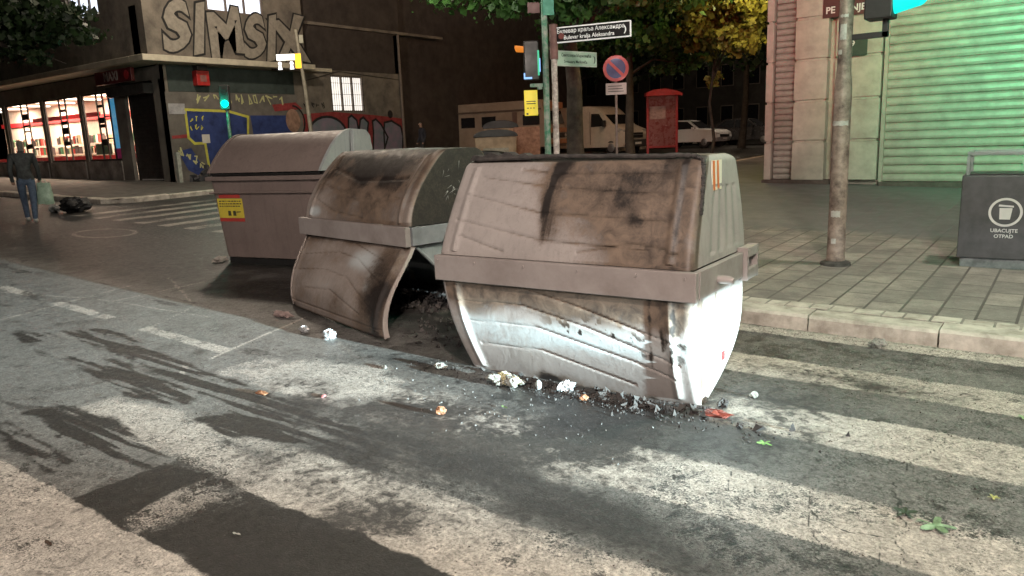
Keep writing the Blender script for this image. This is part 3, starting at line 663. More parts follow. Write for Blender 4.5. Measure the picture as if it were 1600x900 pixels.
# charred waste inside
def rubble(n, cx, cy, rx, ry, z0, hmax, s0, s1, seed, m, name, parent=None, flat=.6):
    r = random.Random(seed); b = MB()
    for i in range(n):
        a = r.uniform(0, 6.28); q = r.random()**.6; x = cx+rx*q*math.cos(a); y = cy+ry*q*math.sin(a); s = r.uniform(s0, s1); z = z0+hmax*(1-q)*r.random()
        e = Euler((r.uniform(0, 6), r.uniform(0, 6), r.uniform(0, 6))); vs = []
        for k in range(8):
            v = Vector(((k & 1)-.5, ((k >> 1) & 1)-.5, ((k >> 2) & 1)-.5))*s*Vector((1, 1, flat)).x; v = Vector((v.x*r.uniform(.6, 1.5), v.y*r.uniform(.6, 1.4), v.z*flat*r.uniform(.5, 1.3))); v.rotate(e); vs.append((x+v.x, y+v.y, z+v.z+s*.25))
        b.add(vs, [(0, 2, 3, 1), (4, 5, 7, 6), (0, 1, 5, 4), (2, 6, 7, 3), (0, 4, 6, 2), (1, 3, 7, 5)])
    return b.build(name, m, parent)
rubble(420, 0, .1, .8, .4, .0, .10, .01, .05, 8, M['char'], 'charred_waste', mc)['kind'] = 'stuff'

# ---- rear container, upright
rc = thing('waste_container', 'upright grey waste container at the back left with yellow and red sticker', 'waste container', (-8.86, 6.72, Z(-8.9, 6.3)), R(12), 'burnt waste containers on the crossing')
def burn_r(x, y, z, side, u, v):
    n = fbm(x*2, z*3, 97, 5); return np.stack([.25*sstep(.93, 1, v)*n, .30*n, 0*n], -1)
lev = []
for i in range(30):
    t = i/29; z = .10+1.08*t; lev.append((z, .92+.09*t, -.50-.07*t, .55, .05, 1-t))
loft('body', lev, None, None, burn_r, 60, 16, False, 0, pl_rear, rc)
b = MB(); b.box(-.90, .90, -.47, .50, .0, .09); b.build('base_frame', M['black'], rc)
b = MB(); b.box(-1.05, 1.05, -.62, .62, 1.175, 1.235); b.box(-1.03, 1.03, -.60, .60, 1.0, 1.02); b.build('rim', pl_rear, rc, bevel=.012)
b = MB(); b.box(-1.0, 1.0, -.53, .55, 1.235, 1.285); b.build('slot_gap', M['black'], rc)
lumpy_tube([(-.95, -.56, 1.262), (.2, -.57, 1.255), (.92, -.56, 1.258)], .016, 9).build('torn_seal', M['black'], rc, True)
def arc_shell(name, hx, x0, x1, yf, yr, z0, z1, p, m, parent, n=28, th=.03):
    prof = [(yf+(yr-yf)*.62*t**1.0, z0+(z1-z0)*math.sin(t*math.pi/2)**p) for t in [i/n for i in range(n+1)]]+[(yr-.12, z1-.02), (yr-.03, z1-.10), (yr, z1-.25), (yr, z0)]
    inner = [(y+(th if y < 0 else -th*.5), z-th) for y, z in prof]
    b = MB(); b.prism(prof, x0, x1, 'x'); return b.build(name, m, parent, smooth=True)
arc_shell('lid', 1, -.98, .92, -.585, .55, 1.285, 1.80, .9, pl_rear, rc)
arc_shell('lid_end_rib', 1, .922, .965, -.60, .57, 1.285, 1.815, .9, pl_cool, rc)
arc_shell('lid_end_rib', 1, -1.02, -.982, -.60, .57, 1.285, 1.815, .9, pl_rear, rc)
MB().prism([(.02, 1.24), (.06, 1.80), (.10, 1.80), (.62, 1.24)], .985, 1.03, 'x').build('end_bracket', pl_cool, rc, bevel=.006)
YL = mat('sticker_yellow', (.62, .50, .06), .5, .15); RDS = mat('sticker_red', (.42, .05, .04), .5, .15); DK = mat('sticker_ink', (.05, .05, .03), .6, .2); PL = mat('sticker_grey', (.5, .5, .45), .6, .2)
slope = math.atan2(.07, 1.08)
def on_front(y): return -.50-.07*((y-.10)/1.08)-.003
b = MB(); b.add([(-.93, on_front(.66), .66), (-.47, on_front(.66), .66), (-.47, on_front(.93), .93), (-.93, on_front(.93), .93)], [(0, 1, 2, 3)]); stk = b.build('sticker', YL, rc)
b = MB(); b.add([(-.89, on_front(.94)-.001, .937), (-.50, on_front(.94)-.001, .937), (-.50, on_front(.99)-.001, .985), (-.89, on_front(.99)-.001, .985)], [(0, 1, 2, 3)]); b.build('red_strip', RDS, stk); b = MB()
b.add([(-.93, on_front(.64), .61), (-.47, on_front(.64), .61), (-.47, on_front(.657), .656), (-.93, on_front(.657), .656)], [(0, 1, 2, 3)]); b.build('red_strip', RDS, stk)
b = MB(); r = random.Random(2)
for row in range(3):
    x = -.90
    while x < -.52: w_ = r.uniform(.012, .05); zz = .885-.035*row; b.add([(x, on_front(zz)-.002, zz), (x+w_, on_front(zz)-.002, zz), (x+w_, on_front(zz)-.003, zz+.016), (x, on_front(zz)-.003, zz+.016)], [(0, 1, 2, 3)]); x += w_+.012
for x in (-.76, -.67): b.add([(x, on_front(.7)-.003, .69), (x+.06, on_front(.7)-.003, .69), (x+.055, on_front(.76)-.004, .76), (x+.005, on_front(.76)-.004, .76)], [(0, 1, 2, 3)])
b.add([(-.60, on_front(.74)-.003, .735), (-.52, on_front(.74)-.003, .74), (-.52, on_front(.76)-.003, .752), (-.60, on_front(.76)-.003, .75)], [(0, 1, 2, 3)])
b.build('print', DK, stk)
b = MB()
for z0 in (.72, .90): b.box(-1.0, -.985, -.50, -.44, z0, z0+.12)
b.build('reflector', mat('reflector_white', (.75, .72, .65), .3, .1), rc)
b = MB(); b.box(.10, .16, -.36, -.355, 1.44, 1.50); b.box(.22, .30, -.36, -.355, 1.44, 1.50)
b = MB(); b.box(-.5, -.2, -.30, -.20, 0, .05); 
for sx in (-.7, .7): MB().tube([(sx, -.35, .05), (sx, .40, .05)], .05, 12).build('axle_roller', M['black'], rc)

# ================================================================== RIGHT BUILDING
wallc = mat('cream_render', (.46, .42, .35), .85, .18, 2.5, dirt=(.34, .30, .25), bump=.25, bscale=30)
pilc = mat('pink_render', (.50, .46, .40), .85, .15, 2.5, dirt=(.38, .34, .30), bump=.25, bscale=30)
shut = mat('shutter_paint', (.40, .36, .30), .5, .15, 3, .1, dirt=(.30, .27, .22))
plinth = mat('plinth_stone', (.10, .075, .065), .8, .3, bump=.3)
BY = 18.5
rb = thing('corner_building', 'cream rendered building with roller shutters and rusticated pilasters at the right', 'building', (-6.15, BY, 0))
def RBx(x): return x+6.15
zb = .35
b = MB(); b.box(0, 3.0, .25, .6, zb, 7); b.box(3.0, 20, .30, .6, 6.2, 7); b.box(11.2, 20, .25, .6, zb, 6.2); b.box(0, .3, .6, 14, zb, 7); b.build('wall', wallc, rb)
def pilaster(x0, x1, y0, m, courses=True):
    b = MB(); z = zb+.15; h = .92
    while z < 6.6:
        b.box(x0, x1, y0, .25, z, z+h-.06); b.box(x0+.03, x1-.03, y0+.03, .25, z+h-.06, z+h); z += h
    return b.build('pilaster', m, rb, bevel=.012)
pilaster(0, .16, .02, pilc); pilaster(RBx(-5.48), RBx(-4.75), -.02, pilc); pilaster(RBx(-4.25), RBx(-3.62), .0, wallc)
pilaster(RBx(-4.62), RBx(-4.46), .12, wallc)
pilaster(RBx(-.78), RBx(.6), .0, wallc); 
b = MB(); b.box(-.02, RBx(-4.62), -.06, .25, zb-.3, zb+.15); b.box(RBx(-3.55), RBx(-.85), -.05, .25, zb-.3, zb+.10); b.box(RBx(-.9), 20, -.06, .25, zb-.3, zb+.12); b.box(RBx(-4.46), RBx(-3.6), -.04, .25, zb-.3, zb+.02); b.build('plinth', plinth, rb)
def shutter(x0, x1, y, z0, z1, m, sl=.105):
    b = MB(); z = z0; vs = []; k = 0
    prof = []
    rs = random.Random(9)
    while z < z1:
        y += rs.uniform(-.006, .006); y = min(max(y, .145), .175)
        prof += [(y, z), (y-.030, z+sl*.06), (y-.045, z+sl*.35), (y-.040, z+sl*.7), (y-.010, z+sl*.88), (y+.012, z+sl*.93)]; z += sl
    vs = [(x, p[0], p[1]) for p in prof for x in (x0, x1)]
    fs = [(2*i, 2*i+1, 2*i+3, 2*i+2) for i in range(len(prof)-1)]
    b.add(vs, fs); return b.build('roller_shutter', m, rb)
shutter(RBx(-3.50), RBx(-.90), .16, zb+.1, 6.2, shut, .185)
shutter(.20, RBx(-5.50), .16, zb+.15, 6.2, mat('old_shutter_paint', (.34, .31, .28), .6, .2), .14)
b = MB(); b.box(RBx(-3.58), RBx(-3.50), .03, .2, zb+.1, 6.2); b.box(RBx(-.90), RBx(-.83), .03, .2, zb+.1, 6.2); b.build('shutter_rail', shut, rb)
# house number plate and shop notice
GP = mat('plate_green', (.03, .07, .05), .4, .2)
pz = 3.45
o = MB().box(RBx(-4.30), RBx(-3.92), -.05, -.035, pz-.22, pz+.16).build('number_plate', GP, rb)
text_obj('plate_text', '9', .17, M['white'], o, (RBx(-4.22), -.054, pz+.04), (R(90), 0, 0), .002, .02)
NB = mat('notice_dark', (.09, .03, .03), .5, .2)
o = MB().box(RBx(-4.88), RBx(-3.99), -.055, -.04, 4.10, 4.75).build('shop_notice', NB, rb)
text_obj('notice_text', 'PE', .20, M['white'], o, (RBx(-4.72), -.06, 4.25), (R(90), 0, 0), .002, .02)
text_obj('notice_text', 'NJE', .20, M['white'], o, (RBx(-4.14), -.06, 4.25), (R(90), 0, 0), .002, .02)

# ================================================================== SIGNAL POLE (near right)
px, py = -2.12, 8.93; pzz = Z(px, py)+.135
rust = mat('weathered_pole', (.33, .25, .21), .6, .4, 7, .2, dirt=(.09, .06, .05), bump=.5, bscale=35)
sp_ = thing('signal_pole', 'thick weathered steel signal pole on the pavement with scraps of stickers', 'traffic light', (px, py, pzz))
b = MB(); b.tube([(0, 0, -.02), (0, 0, .25), (.0, 0, 1.0), (0.0, 0, 1.95), (0, 0, 2.15), (.0, 0, 5)], [.100, .095, .092, .090, .072, .068], 20); b.build('pole', rust, sp_, True)
STK = mat('old_sticker', (.48, .45, .42), .7, .3, 20)
for z0, h, a0, a1, rr_ in ((1.55, .05, 200, 330, .0935), (1.20, .07, 180, 215, .0935), (2.45, .16, 235, 290, .0735), (.55, .07, 240, 300, .0985), (2.30, .05, 220, 260, .0735), (2.68, .03, 230, 300, .0725), (.25, .06, 250, 280, .098)):
    b = MB(); n_ = 10; vs = []
    for i in range(n_+1):
        a = R(a0+(a1-a0)*i/n_); dz = .004*math.sin(i*1.7); vs += [(rr_*math.cos(a), rr_*math.sin(a), z0+dz), (rr_*math.cos(a), rr_*math.sin(a), z0+h-dz)]
    b.add(vs, [(2*i, 2*i+2, 2*i+3, 2*i+1) for i in range(n_)]); b.build('sticker', STK, sp_)
b = MB(); b.tube([(0, 0, -.03), (0, 0, .03), (0, 0, .05)], [.17, .16, .112], 20); b.build('base_collar', mat('pole_foot', (.06, .055, .05), .9, .4, 12, bump=.5), sp_, True)
hm = mat('signal_housing', (.035, .03, .03), .45, .2)
grn = mat('lit_green_lens', (.0, .4, .25), .3, 0, emit=(.0, 1, .75), es=6); redl = mat('lit_red_lens', (.4, 0, 0), .3, 0, emit=(1, .02, .02), es=4)
# bracket and housing of the vehicle signal whose visor shows at the top of the picture
b = MB(); b.box(.06, .42, -.02, .02, 2.44, 2.50); b.box(.36, .42, -.02, .03, 2.44, 2.62); b.build('bracket', hm, sp_, bevel=.005)
sh = MB().box(.20, .47, -.14, .14, 2.62, 3.75).build('signal_housing', hm, sp_, bevel=.015)
b = MB(); n_ = 14; vs = []
for i in range(n_+1):
    a = R(180+180*i/n_)
    for k, (xx) in enumerate((.47, .76-.10*(1-abs(math.cos(a))))): vs.append((xx, .14*math.cos(a), 2.80+.14*math.sin(a)+.05*k))
b.add(vs, [(2*i, 2*i+1, 2*i+3, 2*i+2) for i in range(n_)]); vis = b.build('visor', mat('glowing_visor', (.01, .16, .13), .4, 0, emit=(.0, 1, .85), es=.9), sh)  # visor glows by itself in place of the lens light on it
b = MB(); b.tube([(.471, 0, 2.82), (.482, 0, 2.82)], .105, 20); b.build('green_lens', grn, sh)
ph = MB().box(-.36, -.12, -.10, .10, 3.05, 3.7).build('pedestrian_signal', hm, sp_, bevel=.015)
b = MB(); b.tube([(-.24, -.101, 3.50), (-.24, -.112, 3.50)], .08, 20); b.build('red_lens', redl, ph)
b = MB(); b.tube([(-.06, -.12, 2.92), (-.06, -.12, 3.10)], .042, 12); b.tube([(-.06, -.12, 2.95), (-.02, -.05, 2.95)], .02, 8); b.build('call_button', mat('red_paint', (.45, .02, .02), .4, .2), sp_, True)

# ================================================================== STREET LITTER BIN (right)
bx, by = -.98, 9.38; bz = Z(bx, by)+.135
lb = thing('street_bin', 'wide dark grey metal street bin with white bin symbol at the right', 'litter bin', (bx, by, bz), R(2))
dkm = mat('dark_grey_metal', (.085, .08, .085), .5, .2, 5, .3, dirt=(.06, .058, .06), bump=.1, bscale=80); rail = mat('brushed_rail', (.28, .30, .29), .4, .2, 5, .5)
b = MB(); b.box(0, 1.15, 0, .55, .10, .985); bo = b.build('body', dkm, lb, bevel=.01)
b = MB(); b.box(.03, 1.12, .03, .52, -.05, .098); b.build('plinth', mat('bin_plinth', (.16, .17, .17), .7, .4, 10), lb, bevel=.01)
b = MB(); b.box(.05, 1.10, .04, .51, .986, 1.0); b.build('opening', M['black'], lb)
b = MB(); b.box(.03, 1.13, .02, .06, 1.195, 1.235); b.box(.03, 1.13, .49, .53, 1.195, 1.235); b.box(.03, .07, .061, .489, 1.195, 1.235); b.box(1.09, 1.13, .061, .489, 1.195, 1.235)
b.box(.03, .065, .02, .06, .987, 1.194); b.box(1.09, 1.13, .02, .06, .987, 1.194); b.box(.03, .065, .49, .53, .987, 1.194); b.box(1.09, 1.13, .49, .53, .987, 1.194); b.build('top_rail', rail, lb, bevel=.004)
INK = mat('white_print', (.62, .58, .57), .6, .1)
cxs, czs = .415, .60; b = MB(); n_ = 40; vs = []
for i in range(n_):
    a = 2*math.pi*i/n_
    for rr_ in (.128, .152): vs.append((cxs+rr_*math.cos(a), -.004, czs+rr_*math.sin(a)))
b.add(vs, [(2*i, 2*i+1, (2*i+3) % (2*n_), (2*i+2) % (2*n_)) for i in range(n_)])
b.add([(cxs-.05, -.004, czs-.075), (cxs+.045, -.004, czs-.075), (cxs+.06, -.004, czs+.045), (cxs-.055, -.004, czs+.045)], [(0, 1, 2, 3)])
b.add([(cxs-.065, -.004, czs+.062), (cxs+.07, -.004, czs+.052), (cxs+.07, -.004, czs+.07), (cxs-.06, -.004, czs+.082)], [(0, 1, 2, 3)]); b.build('bin_symbol', INK, bo)
text_obj('bin_text', 'UBACUJTE', .052, INK, bo, (cxs, -.004, .405), (R(90), 0, 0), .001, .02)
text_obj('bin_text', 'OTPAD', .052, INK, bo, (cxs, -.004, .345), (R(90), 0, 0), .001, .02)

# ================================================================== LEFT CORNER BUILDING
FX, FY = -24.8, 13.8
lbld = thing('corner_building', 'dark brown corner building with lit shop windows and graffiti on its side at the left', 'building', (0, 0, 0))
stucco = mat('brown_stucco', (.185, .162, .132), .9, .3, 1.6, dirt=(.10, .088, .075), bump=.5, bscale=14)
stucco2 = mat('grey_render', (.14, .128, .112), .9, .35, 1.2, dirt=(.085, .078, .07), bump=.3, bscale=14)
darkr = mat('dark_green_render', (.04, .055, .05), .9, .3, 2)
cornice = mat('cream_cornice', (.50, .46, .36), .8, .2, 3)
g0 = .55
wins = [(-30.70, -28.10), (-34.05, -30.95), (-37.9, -34.3), (-42.0, -38.2), (-45.9, -42.3)]
b = MB(); t = .14
b.box(-28.15, FX, FY, FY+t, 4.15, 4.6); xs = -28.15
for (a, c) in wins:
    b.box(a, c, FY, FY+t, 4.0, 4.6)                    # lintel
xs = [-48]+sorted([v for w_ in wins for v in w_])+[FX]
prev = -48
for (a, c) in sorted(wins): b.box(prev, a, FY+.001, FY+t, g0, 4.6 if prev != -48 else 4.6); prev = c
b.box(prev, -27.35, FY+.001, FY+t, g0, 4.15); b.box(-25.35, FX, FY+.001, FY+t, g0, 4.15)
b.build('front_wall', stucco2, lbld)
b = MB()
for (a, c) in wins: b.box(a, c, FY-.04, FY+t-.02, g0, 1.50)
b.build('stall_riser', mat('stained_concrete', (.24, .22, .20), .85, .4, 1.4, dirt=(.08, .07, .065)), lbld)
MB().prism([(-27.35, .5), (-25.35, .5), (-25.35, 4.14), (-27.35, 4.14)], FY+.15, FY+.2).build('shop_door', mat('black_shutter', (.018, .017, .017), .5, .3), lbld)
b = MB()
for k in range(24): b.box(-27.3, -25.4, FY+.125, FY+.149, .8+k*.135, .8+k*.135+.1)
b.build('door_slats', mat('black_slats', (.022, .02, .02), .45, .3), lbld)
b = MB(); b.box(-27.0, -25.6, FY+.08, FY+.12, .78, .83); b.build('door_bar', mat('bright_steel', (.6, .6, .6), .35, .1, metal=.5), lbld)
b = MB(); b.box(-27.9, -25.3, FY-.35, FY, 3.72, 4.05); b.build('door_canopy', mat('dark_canopy', (.03, .028, .026), .8, .3), lbld)
# side facade (facing +X)
sy1 = 25.2; wy0, wy1, wz0, wz1 = 21.05, 22.85, 3.1, 4.56
b = MB(); b.box(FX-t, FX, FY+.001, wy0, g0, 4.75); b.box(FX-t, FX, wy0, wy1, g0, wz0); b.box(FX-t, FX, wy0, wy1, wz1, 4.75); b.box(FX-t, FX, wy1, sy1, g0, 4.75)
b.box(FX-t, FX, sy1-.4, sy1, 4.75, 6.4); b.build('side_wall', stucco, lbld)
b = MB(); b.box(FX+.002, FX+.02, FY+.25, 19.2, 3.75, 4.6); b.build('dark_fascia', darkr, lbld)
b = MB(); b.box(FX+.002, FX+.014, FY+.1, 19.3, g0, 3.74); b.build('grey_dado', stucco2, lbld)
# upper floors
b = MB(); UZ = 4.85
b.box(-60, FX-.05, FY-.5, FY-.1, UZ, 6.45); b.box(FX-.5, FX-.05+.4, FY-.5, 19.6, UZ, 6.45)
b.box(-60, -36, FY-.5, FY-.1, 6.45, 12); b.box(-34, -29.6, FY-.5, FY-.1, 6.45, 12); b.box(-27.3, FX+.35, FY-.5, FY-.1, 6.45, 12); b.box(-36, -34, FY-.5, FY-.1, 8.6, 12); b.box(-29.6, -27.3, FY-.5, FY-.1, 8.6, 12)
b.box(FX-.05, FX+.35, FY-.1, 15.6, 6.45, 12); b.box(FX-.05, FX+.35, 17.9, 19.6, 6.45, 12); b.box(FX-.05, FX+.35, 15.6, 17.9, 8.6, 12)
b.build('upper_wall', stucco, lbld)
b = MB(); b.box(FX-.4, FX, 19.6, sy1, 4.755, 12); b.box(FX-.42, FX-.38, sy1, 40, g0, 12); b.build('recessed_wall', mat('dark_stucco', (.045, .036, .031), .9, .3, 2), lbld)
b = MB(); b.box(FX-.1, FX+.75, FY-.9, 19.75, 4.64, 4.84); b.box(-60, FX-.1, FY-.9, FY+.1, 4.64, 4.84); b.box(FX-.1, FX+.12, 19.76, 21.1, 4.66, 4.80); b.build('cornice', cornice, lbld, bevel=.02)
b = MB(); b.box(FX-.1, FX+.1, 19.7, 28, 6.45, 6.56); b.build('string_course', stucco, lbld)
glow = mat('lit_window_glass', (.5, .55, .6), .4, .1, emit=(.80, .86, 1), es=1.3)
warmglow = mat('lit_window_white', (.6, .58, .55), .4, .25, 9, emit=(1, .94, .86), es=.95)
frm = mat('window_frame_paint', (.16, .13, .11), .6, .2)
def side_window(y0, y1, z0, z1, X, m, n=3):
    f = MB()
    f.box(X-.1, X-.03, y0, y1, z0, z0+.06); f.box(X-.1, X-.03, y0, y1, z1-.06, z1)
    for i in range(n+1): yy = y0+(y1-y0-.07)*i/n; f.box(X-.1, X-.03, yy, yy+.07, z0+.06, z1-.06)
    fr = f.build('window', frm, lbld)
    MB().box(X-.16, X-.14, y0, y1, z0, z1).build('pane', m, fr)
    return fr
fr = side_window(wy0, wy1, wz0, wz1, FX, warmglow)
b = MB()
for i in range(16): yy = wy0+.05+i*(wy1-wy0-.1)/15; b.box(FX-.028, FX-.016, yy, yy+.012, wz0, wz1)
for zz in (3.35, 3.8, 4.25): b.box(FX-.02, FX-.008, wy0, wy1, zz, zz+.015)
b.build('window_bars', M['black'], fr)
side_window(15.6, 17.9, 6.46, 8.6, FX+.35, glow)
f = MB(); f.box(-29.6, -27.3, FY-.42, FY-.38, 6.45, 6.52)
for i in range(4): xx = -29.6+(2.3-.08)*i/3; f.box(xx, xx+.08, FY-.42, FY-.36, 6.52, 8.6)
fr = f.build('window', frm, lbld); MB().box(-29.6, -27.3, FY-.3, FY-.28, 6.45, 8.6).build('pane', glow, fr)
f = MB(); f.box(-36, -34, FY-.4, FY-.3, 6.45, 8.6); f.build('window', M['black'], lbld)
# shop windows with their crooked black glazing bars and lit interior
shopg = MB()
blackbar = mat('black_glazing_bar', (.02, .015, .015), .5, .2)
r = random.Random(21)
for wi, (a, c) in enumerate(wins):
    f = MB(); y0_, y1_ = FY+.05, FY+.10
    f.box(a, c, y0_, y1_, 1.5, 1.58); f.box(a, c, y0_, y1_, 3.94, 4.0); f.box(a, a+.06, y0_, y1_, 1.58, 3.94); f.box(c-.06, c, y0_, y1_, 1.58, 3.94)
    for k, q in enumerate((.42, .60, .78)[:2 if wi else 3]):
        xx = a+(c-a)*q
        f.box(xx, xx+.05, y0_, y1_, 1.58, 3.94)
    xa, xb = a+(c-a)*.42, a+(c-a)*.60
    for zz in (2.15, 2.7, 2.95, 3.4): f.box(xa+.05, xb, y0_+.005, y1_-.005, zz+r.uniform(-.1, .1), zz+.05+r.uniform(.1, .12)*0+.1*0+.0+.11)
    if not wi:
        xc = a+(c-a)*.78
        for zz in (2.3, 3.1): f.box(xb+.05, xc, y0_+.005, y1_-.005, zz, zz+.05)
    f.build('shop_window', blackbar, lbld)
# shop interior as a part of the building
cream = mat('shop_wall', (.75, .66, .58), .8, .1); redp = mat('shop_red', (.65, .03, .04), .5, .1)
b = MB(); b.box(-46, -25.6, 16.6, 16.7, .7, 4.2); b.box(-46, -27.6, FY+.5, 20.0, 4.15, 4.2); b.box(-46, -27.6, FY+.5, 20, .62, .7); b.box(-27.62, -27.55, FY+.45, 20, .7, 4.15); b.build('shop_interior', cream, lbld)
b = MB(); b.box(-46, -27.7, 16.48, 16.58, 3.3, 3.5); b.box(-46, -27.7, FY+.6, FY+.63, 1.56, 1.72); b.box(-37.5, -31.2, FY+.9, FY+.93, 3.25, 3.42); b.build('red_band', redp, lbld)
tubes = MB()
for k in range(7): tubes.box(-45+k*2.6, -44.8+k*2.6+.0, FY+1.0, 16.4, 4.08, 4.12)
tubes.build('ceiling_tubes', mat('fluorescent_tube', (.9, .9, .9), .5, 0, emit=(1, .88, .72), es=3), lbld)
prod = [mat('goods_%s' % n_, c_, .5, .3, 30) for n_, c_ in (('red', (.5, .06, .05)), ('tan', (.5, .38, .25)), ('green', (.08, .22, .12)), ('white', (.7, .68, .62)), ('dark', (.08, .06, .06)))]
for kx in range(6):
    sx = -44.5+kx*2.9; sh_ = MB(); sh_.box(sx, sx+2.2, 16.05, 16.4, .7, .9)
    for zz in (1.35, 1.8, 2.25): sh_.box(sx, sx+2.2, 16.05, 16.4, zz, zz+.03)
    shelf = sh_.build('shelf', cream, lbld)
    for pi, pm in enumerate(prod):
        g_ = MB()
        for zz in (.9, 1.38, 1.83, 2.28):
            x = sx+.02
            while x < sx+2.15:
                w_ = r.uniform(.07, .16)
                if r.randrange(5) == pi: g_.box(x, x+w_-.01, 16.07, 16.2, zz, zz+r.uniform(.2, .38))
                x += w_
        g_.build('goods', pm, shelf)['kind'] = 'stuff'
po = MB().box(-28.72, -28.18, FY+.14, FY+.16, 1.6, 3.75).build('window_poster', mat('poster_blue', (.05, .35, .65), .4, .6, 2.5, dirt=(.75, .8, .85), emit=(.10, .45, .75), es=.35), lbld)
MB().box(-28.72, -28.18, FY+.128, FY+.138, 1.58, 1.95).build('poster_foot', mat('poster_pink', (.75, .08, .35), .4, .2), po)
MB().box(-30.3, -29.05, FY+.14, FY+.16, 1.75, 2.15).build('window_display', mat('display_green', (.10, .22, .14), .5, .6, 12, dirt=(.35, .3, .2)), lbld)
for x in (-43, -38.5, -33.5, -29.5):
    lamp('shop_light', 'AREA', (x, 15.3, 4.0), 300, (1, .76, .56), 1.6, target=(x, 15.5, 1))
b = MB(); b.tube([(FX+.10, 25.0, .7), (FX+.10, 25.0, 6.4)], .06, 8); b.build('drain_pipe', frm, lbld, True)
b = MB(); b.tube([(FX+.03, 19.8, 4.3), (FX+.03, 21.5, 4.72), (FX+.03, 25.0, 4.5)], .012, 5); b.build('cable', M['black'], lbld)
# sign MAXI
sg = thing('shop_sign', 'dark red shop sign reading MAXI above the black shutter door', 'sign', (-26.6, FY-.62, 4.33))
MB().box(-1.25, 1.25, -.06, .06, -.22, .22).build('panel', mat('sign_red_dark', (.11, .015, .018), .4, .3), sg, bevel=.01)
MB().box(-1.2, -.9, .06, .62, -.15, -.09).build('bracket', M['black'], sg)
text_obj('letters', 'MAXI', .42, mat('sign_letters', (.42, .36, .34), .4, .1), sg, (-.12, -.066, 0), (R(90), 0, 0), .004, .02)
MB().tube([(.95, -.061, 0), (.95, -.068, 0)], .15, 20).build('round_mark', mat('sign_mark', (.5, .04, .05), .4, .3), sg)
# graffiti: flat paint on the wall, part of the building
gi = mat('graffiti_fill', (.27, .245, .205), .8, .3, 5); gb = mat('graffiti_black', (.012, .012, .012), .8, .2)
GX = FX+.352
for k, ch in enumerate('SIMSIX'):
    yy = (14.4, 15.25, 16.25, 17.4, 18.15, 18.95)[k]; zz = 5.68-.03*k; rx = (.10*math.sin(k*2.1)); sz = 2.12+.16*math.sin(k*1.7)
    text_obj('graffiti', ch, sz, gb, lbld, (GX+.0013*k, yy, zz), (R(90), rx, R(90)), .0005, .070, sx=.95, wob=.05)
    text_obj('graffiti', ch, sz, gi, lbld, (GX+.010+.0013*k, yy, zz), (R(90), rx, R(90)), .0005, .038, sx=.95, wob=.05)
def ribbon(pts, wd, X, m, parent, name='graffiti', closed=False, th=.004):   # pts in (y,z)
    b = MB(); P = [Vector((p[0], p[1])) for p in pts]; n_ = len(P)
    for i in range(n_ if closed else n_-1):
        a, c = P[i], P[(i+1) % n_]; d = (c-a); L = d.length
        if L < 1e-6: continue
        d /= L; nn = Vector((-d.y, d.x))*wd/2; a2 = a-d*wd*.35; c2 = c+d*wd*.35
        xx = X+.0007*(i % 3)
        b.add([(xx, a2.x+nn.x, a2.y+nn.y), (xx, c2.x+nn.x, c2.y+nn.y), (xx, c2.x-nn.x, c2.y-nn.y), (xx, a2.x-nn.x, a2.y-nn.y)], [(0, 1, 2, 3)])
    return b.build(name, m, parent)
def patch(pts, X, m, name='graffiti'):
    b = MB(); b.add([(X, p[0], p[1]) for p in pts], [tuple(range(len(pts)))]); return b.build(name, m, lbld)
gy = mat('graffiti_yellow', (.52, .50, .08), .7, .2); gbl = mat('graffiti_blue', (.025, .045, .16), .8, .4, 3); gr = mat('graffiti_red', (.28, .04, .04), .8, .3); gl = mat('graffiti_lilac', (.22, .17, .22), .8, .4, 3, dirt=(.15, .2, .22)); gyp = mat('graffiti_pale', (.45, .45, .22), .8, .2); gsk = mat('graffiti_skin', (.33, .20, .14), .8, .4, 4)
W1 = FX+.024
T = [(14.55, 3.15), (14.55, 2.2), (14.75, 2.0), (15.15, 2.0), (15.2, 1.1), (16.6, 1.15), (16.9, 2.1), (17.0, 2.9), (16.2, 3.1)]
patch(T, W1, gbl); ribbon(T, .09, W1+.003, gy, lbld, closed=True)
patch([(17.1, 2.95), (19.0, 2.95), (19.1, 2.1), (17.2, 1.6)], W1, gbl)
patch([(18.1, 3.35), (19.2, 3.45), (19.5, 3.2), (18.2, 3.1)], W1+.004, gr)
b = MB(); vs = [(W1+.008, 19.0+.34*math.cos(R(a)), 2.75+.45*math.sin(R(a))) for a in range(0, 360, 20)]; b.add(vs, [tuple(range(18))]); b.build('graffiti', gsk, lbld)
ribbon([(19.0+.55*math.cos(R(a)), 2.7+.62*math.sin(R(a))) for a in range(-80, 100, 15)], .07, W1+.010, gb, lbld)
def scrawl(y0, y1, z, h, m, seed, wd=.045, X=None, slope=0):
    r_ = random.Random(seed); x = y0
    while x < y1:
        wl = r_.uniform(.16, .26)*h/.3; P = [(x+wl*r_.random(), z+slope*(x-y0)+h*(r_.random()-.5)) for _ in range(5)]; P.sort(key=lambda p: r_.random())
        ribbon(P, wd, X or W1+.006, m, lbld); x += wl+.06
scrawl(15.0, 18.6, 3.52, .34, gyp, 4)
scrawl(14.65, 15.2, 2.85, .2, gy, 6, .03); scrawl(14.65, 15.2, 2.55, .2, gy, 7, .03)
patch([(14.1, 1.75), (14.6, 1.85), (15.0, 1.1), (14.75, .9), (14.4, 1.1)], W1, gbl); scrawl(14.1, 14.9, 1.75, .3, gyp, 9, .045, slope=-.6)
patch([(15.05, 2.3), (15.35, 2.3), (15.35, 2.0), (15.05, 2.0)], W1+.008, mat('paper', (.6, .58, .52), .8, .1), 'pasted_note')
patch([(13.95, 3.35), (14.55, 3.35), (14.55, 3.0), (13.95, 3.0)], W1+.004, mat('plate_grey', (.35, .35, .36), .6, .3), 'wall_plate')
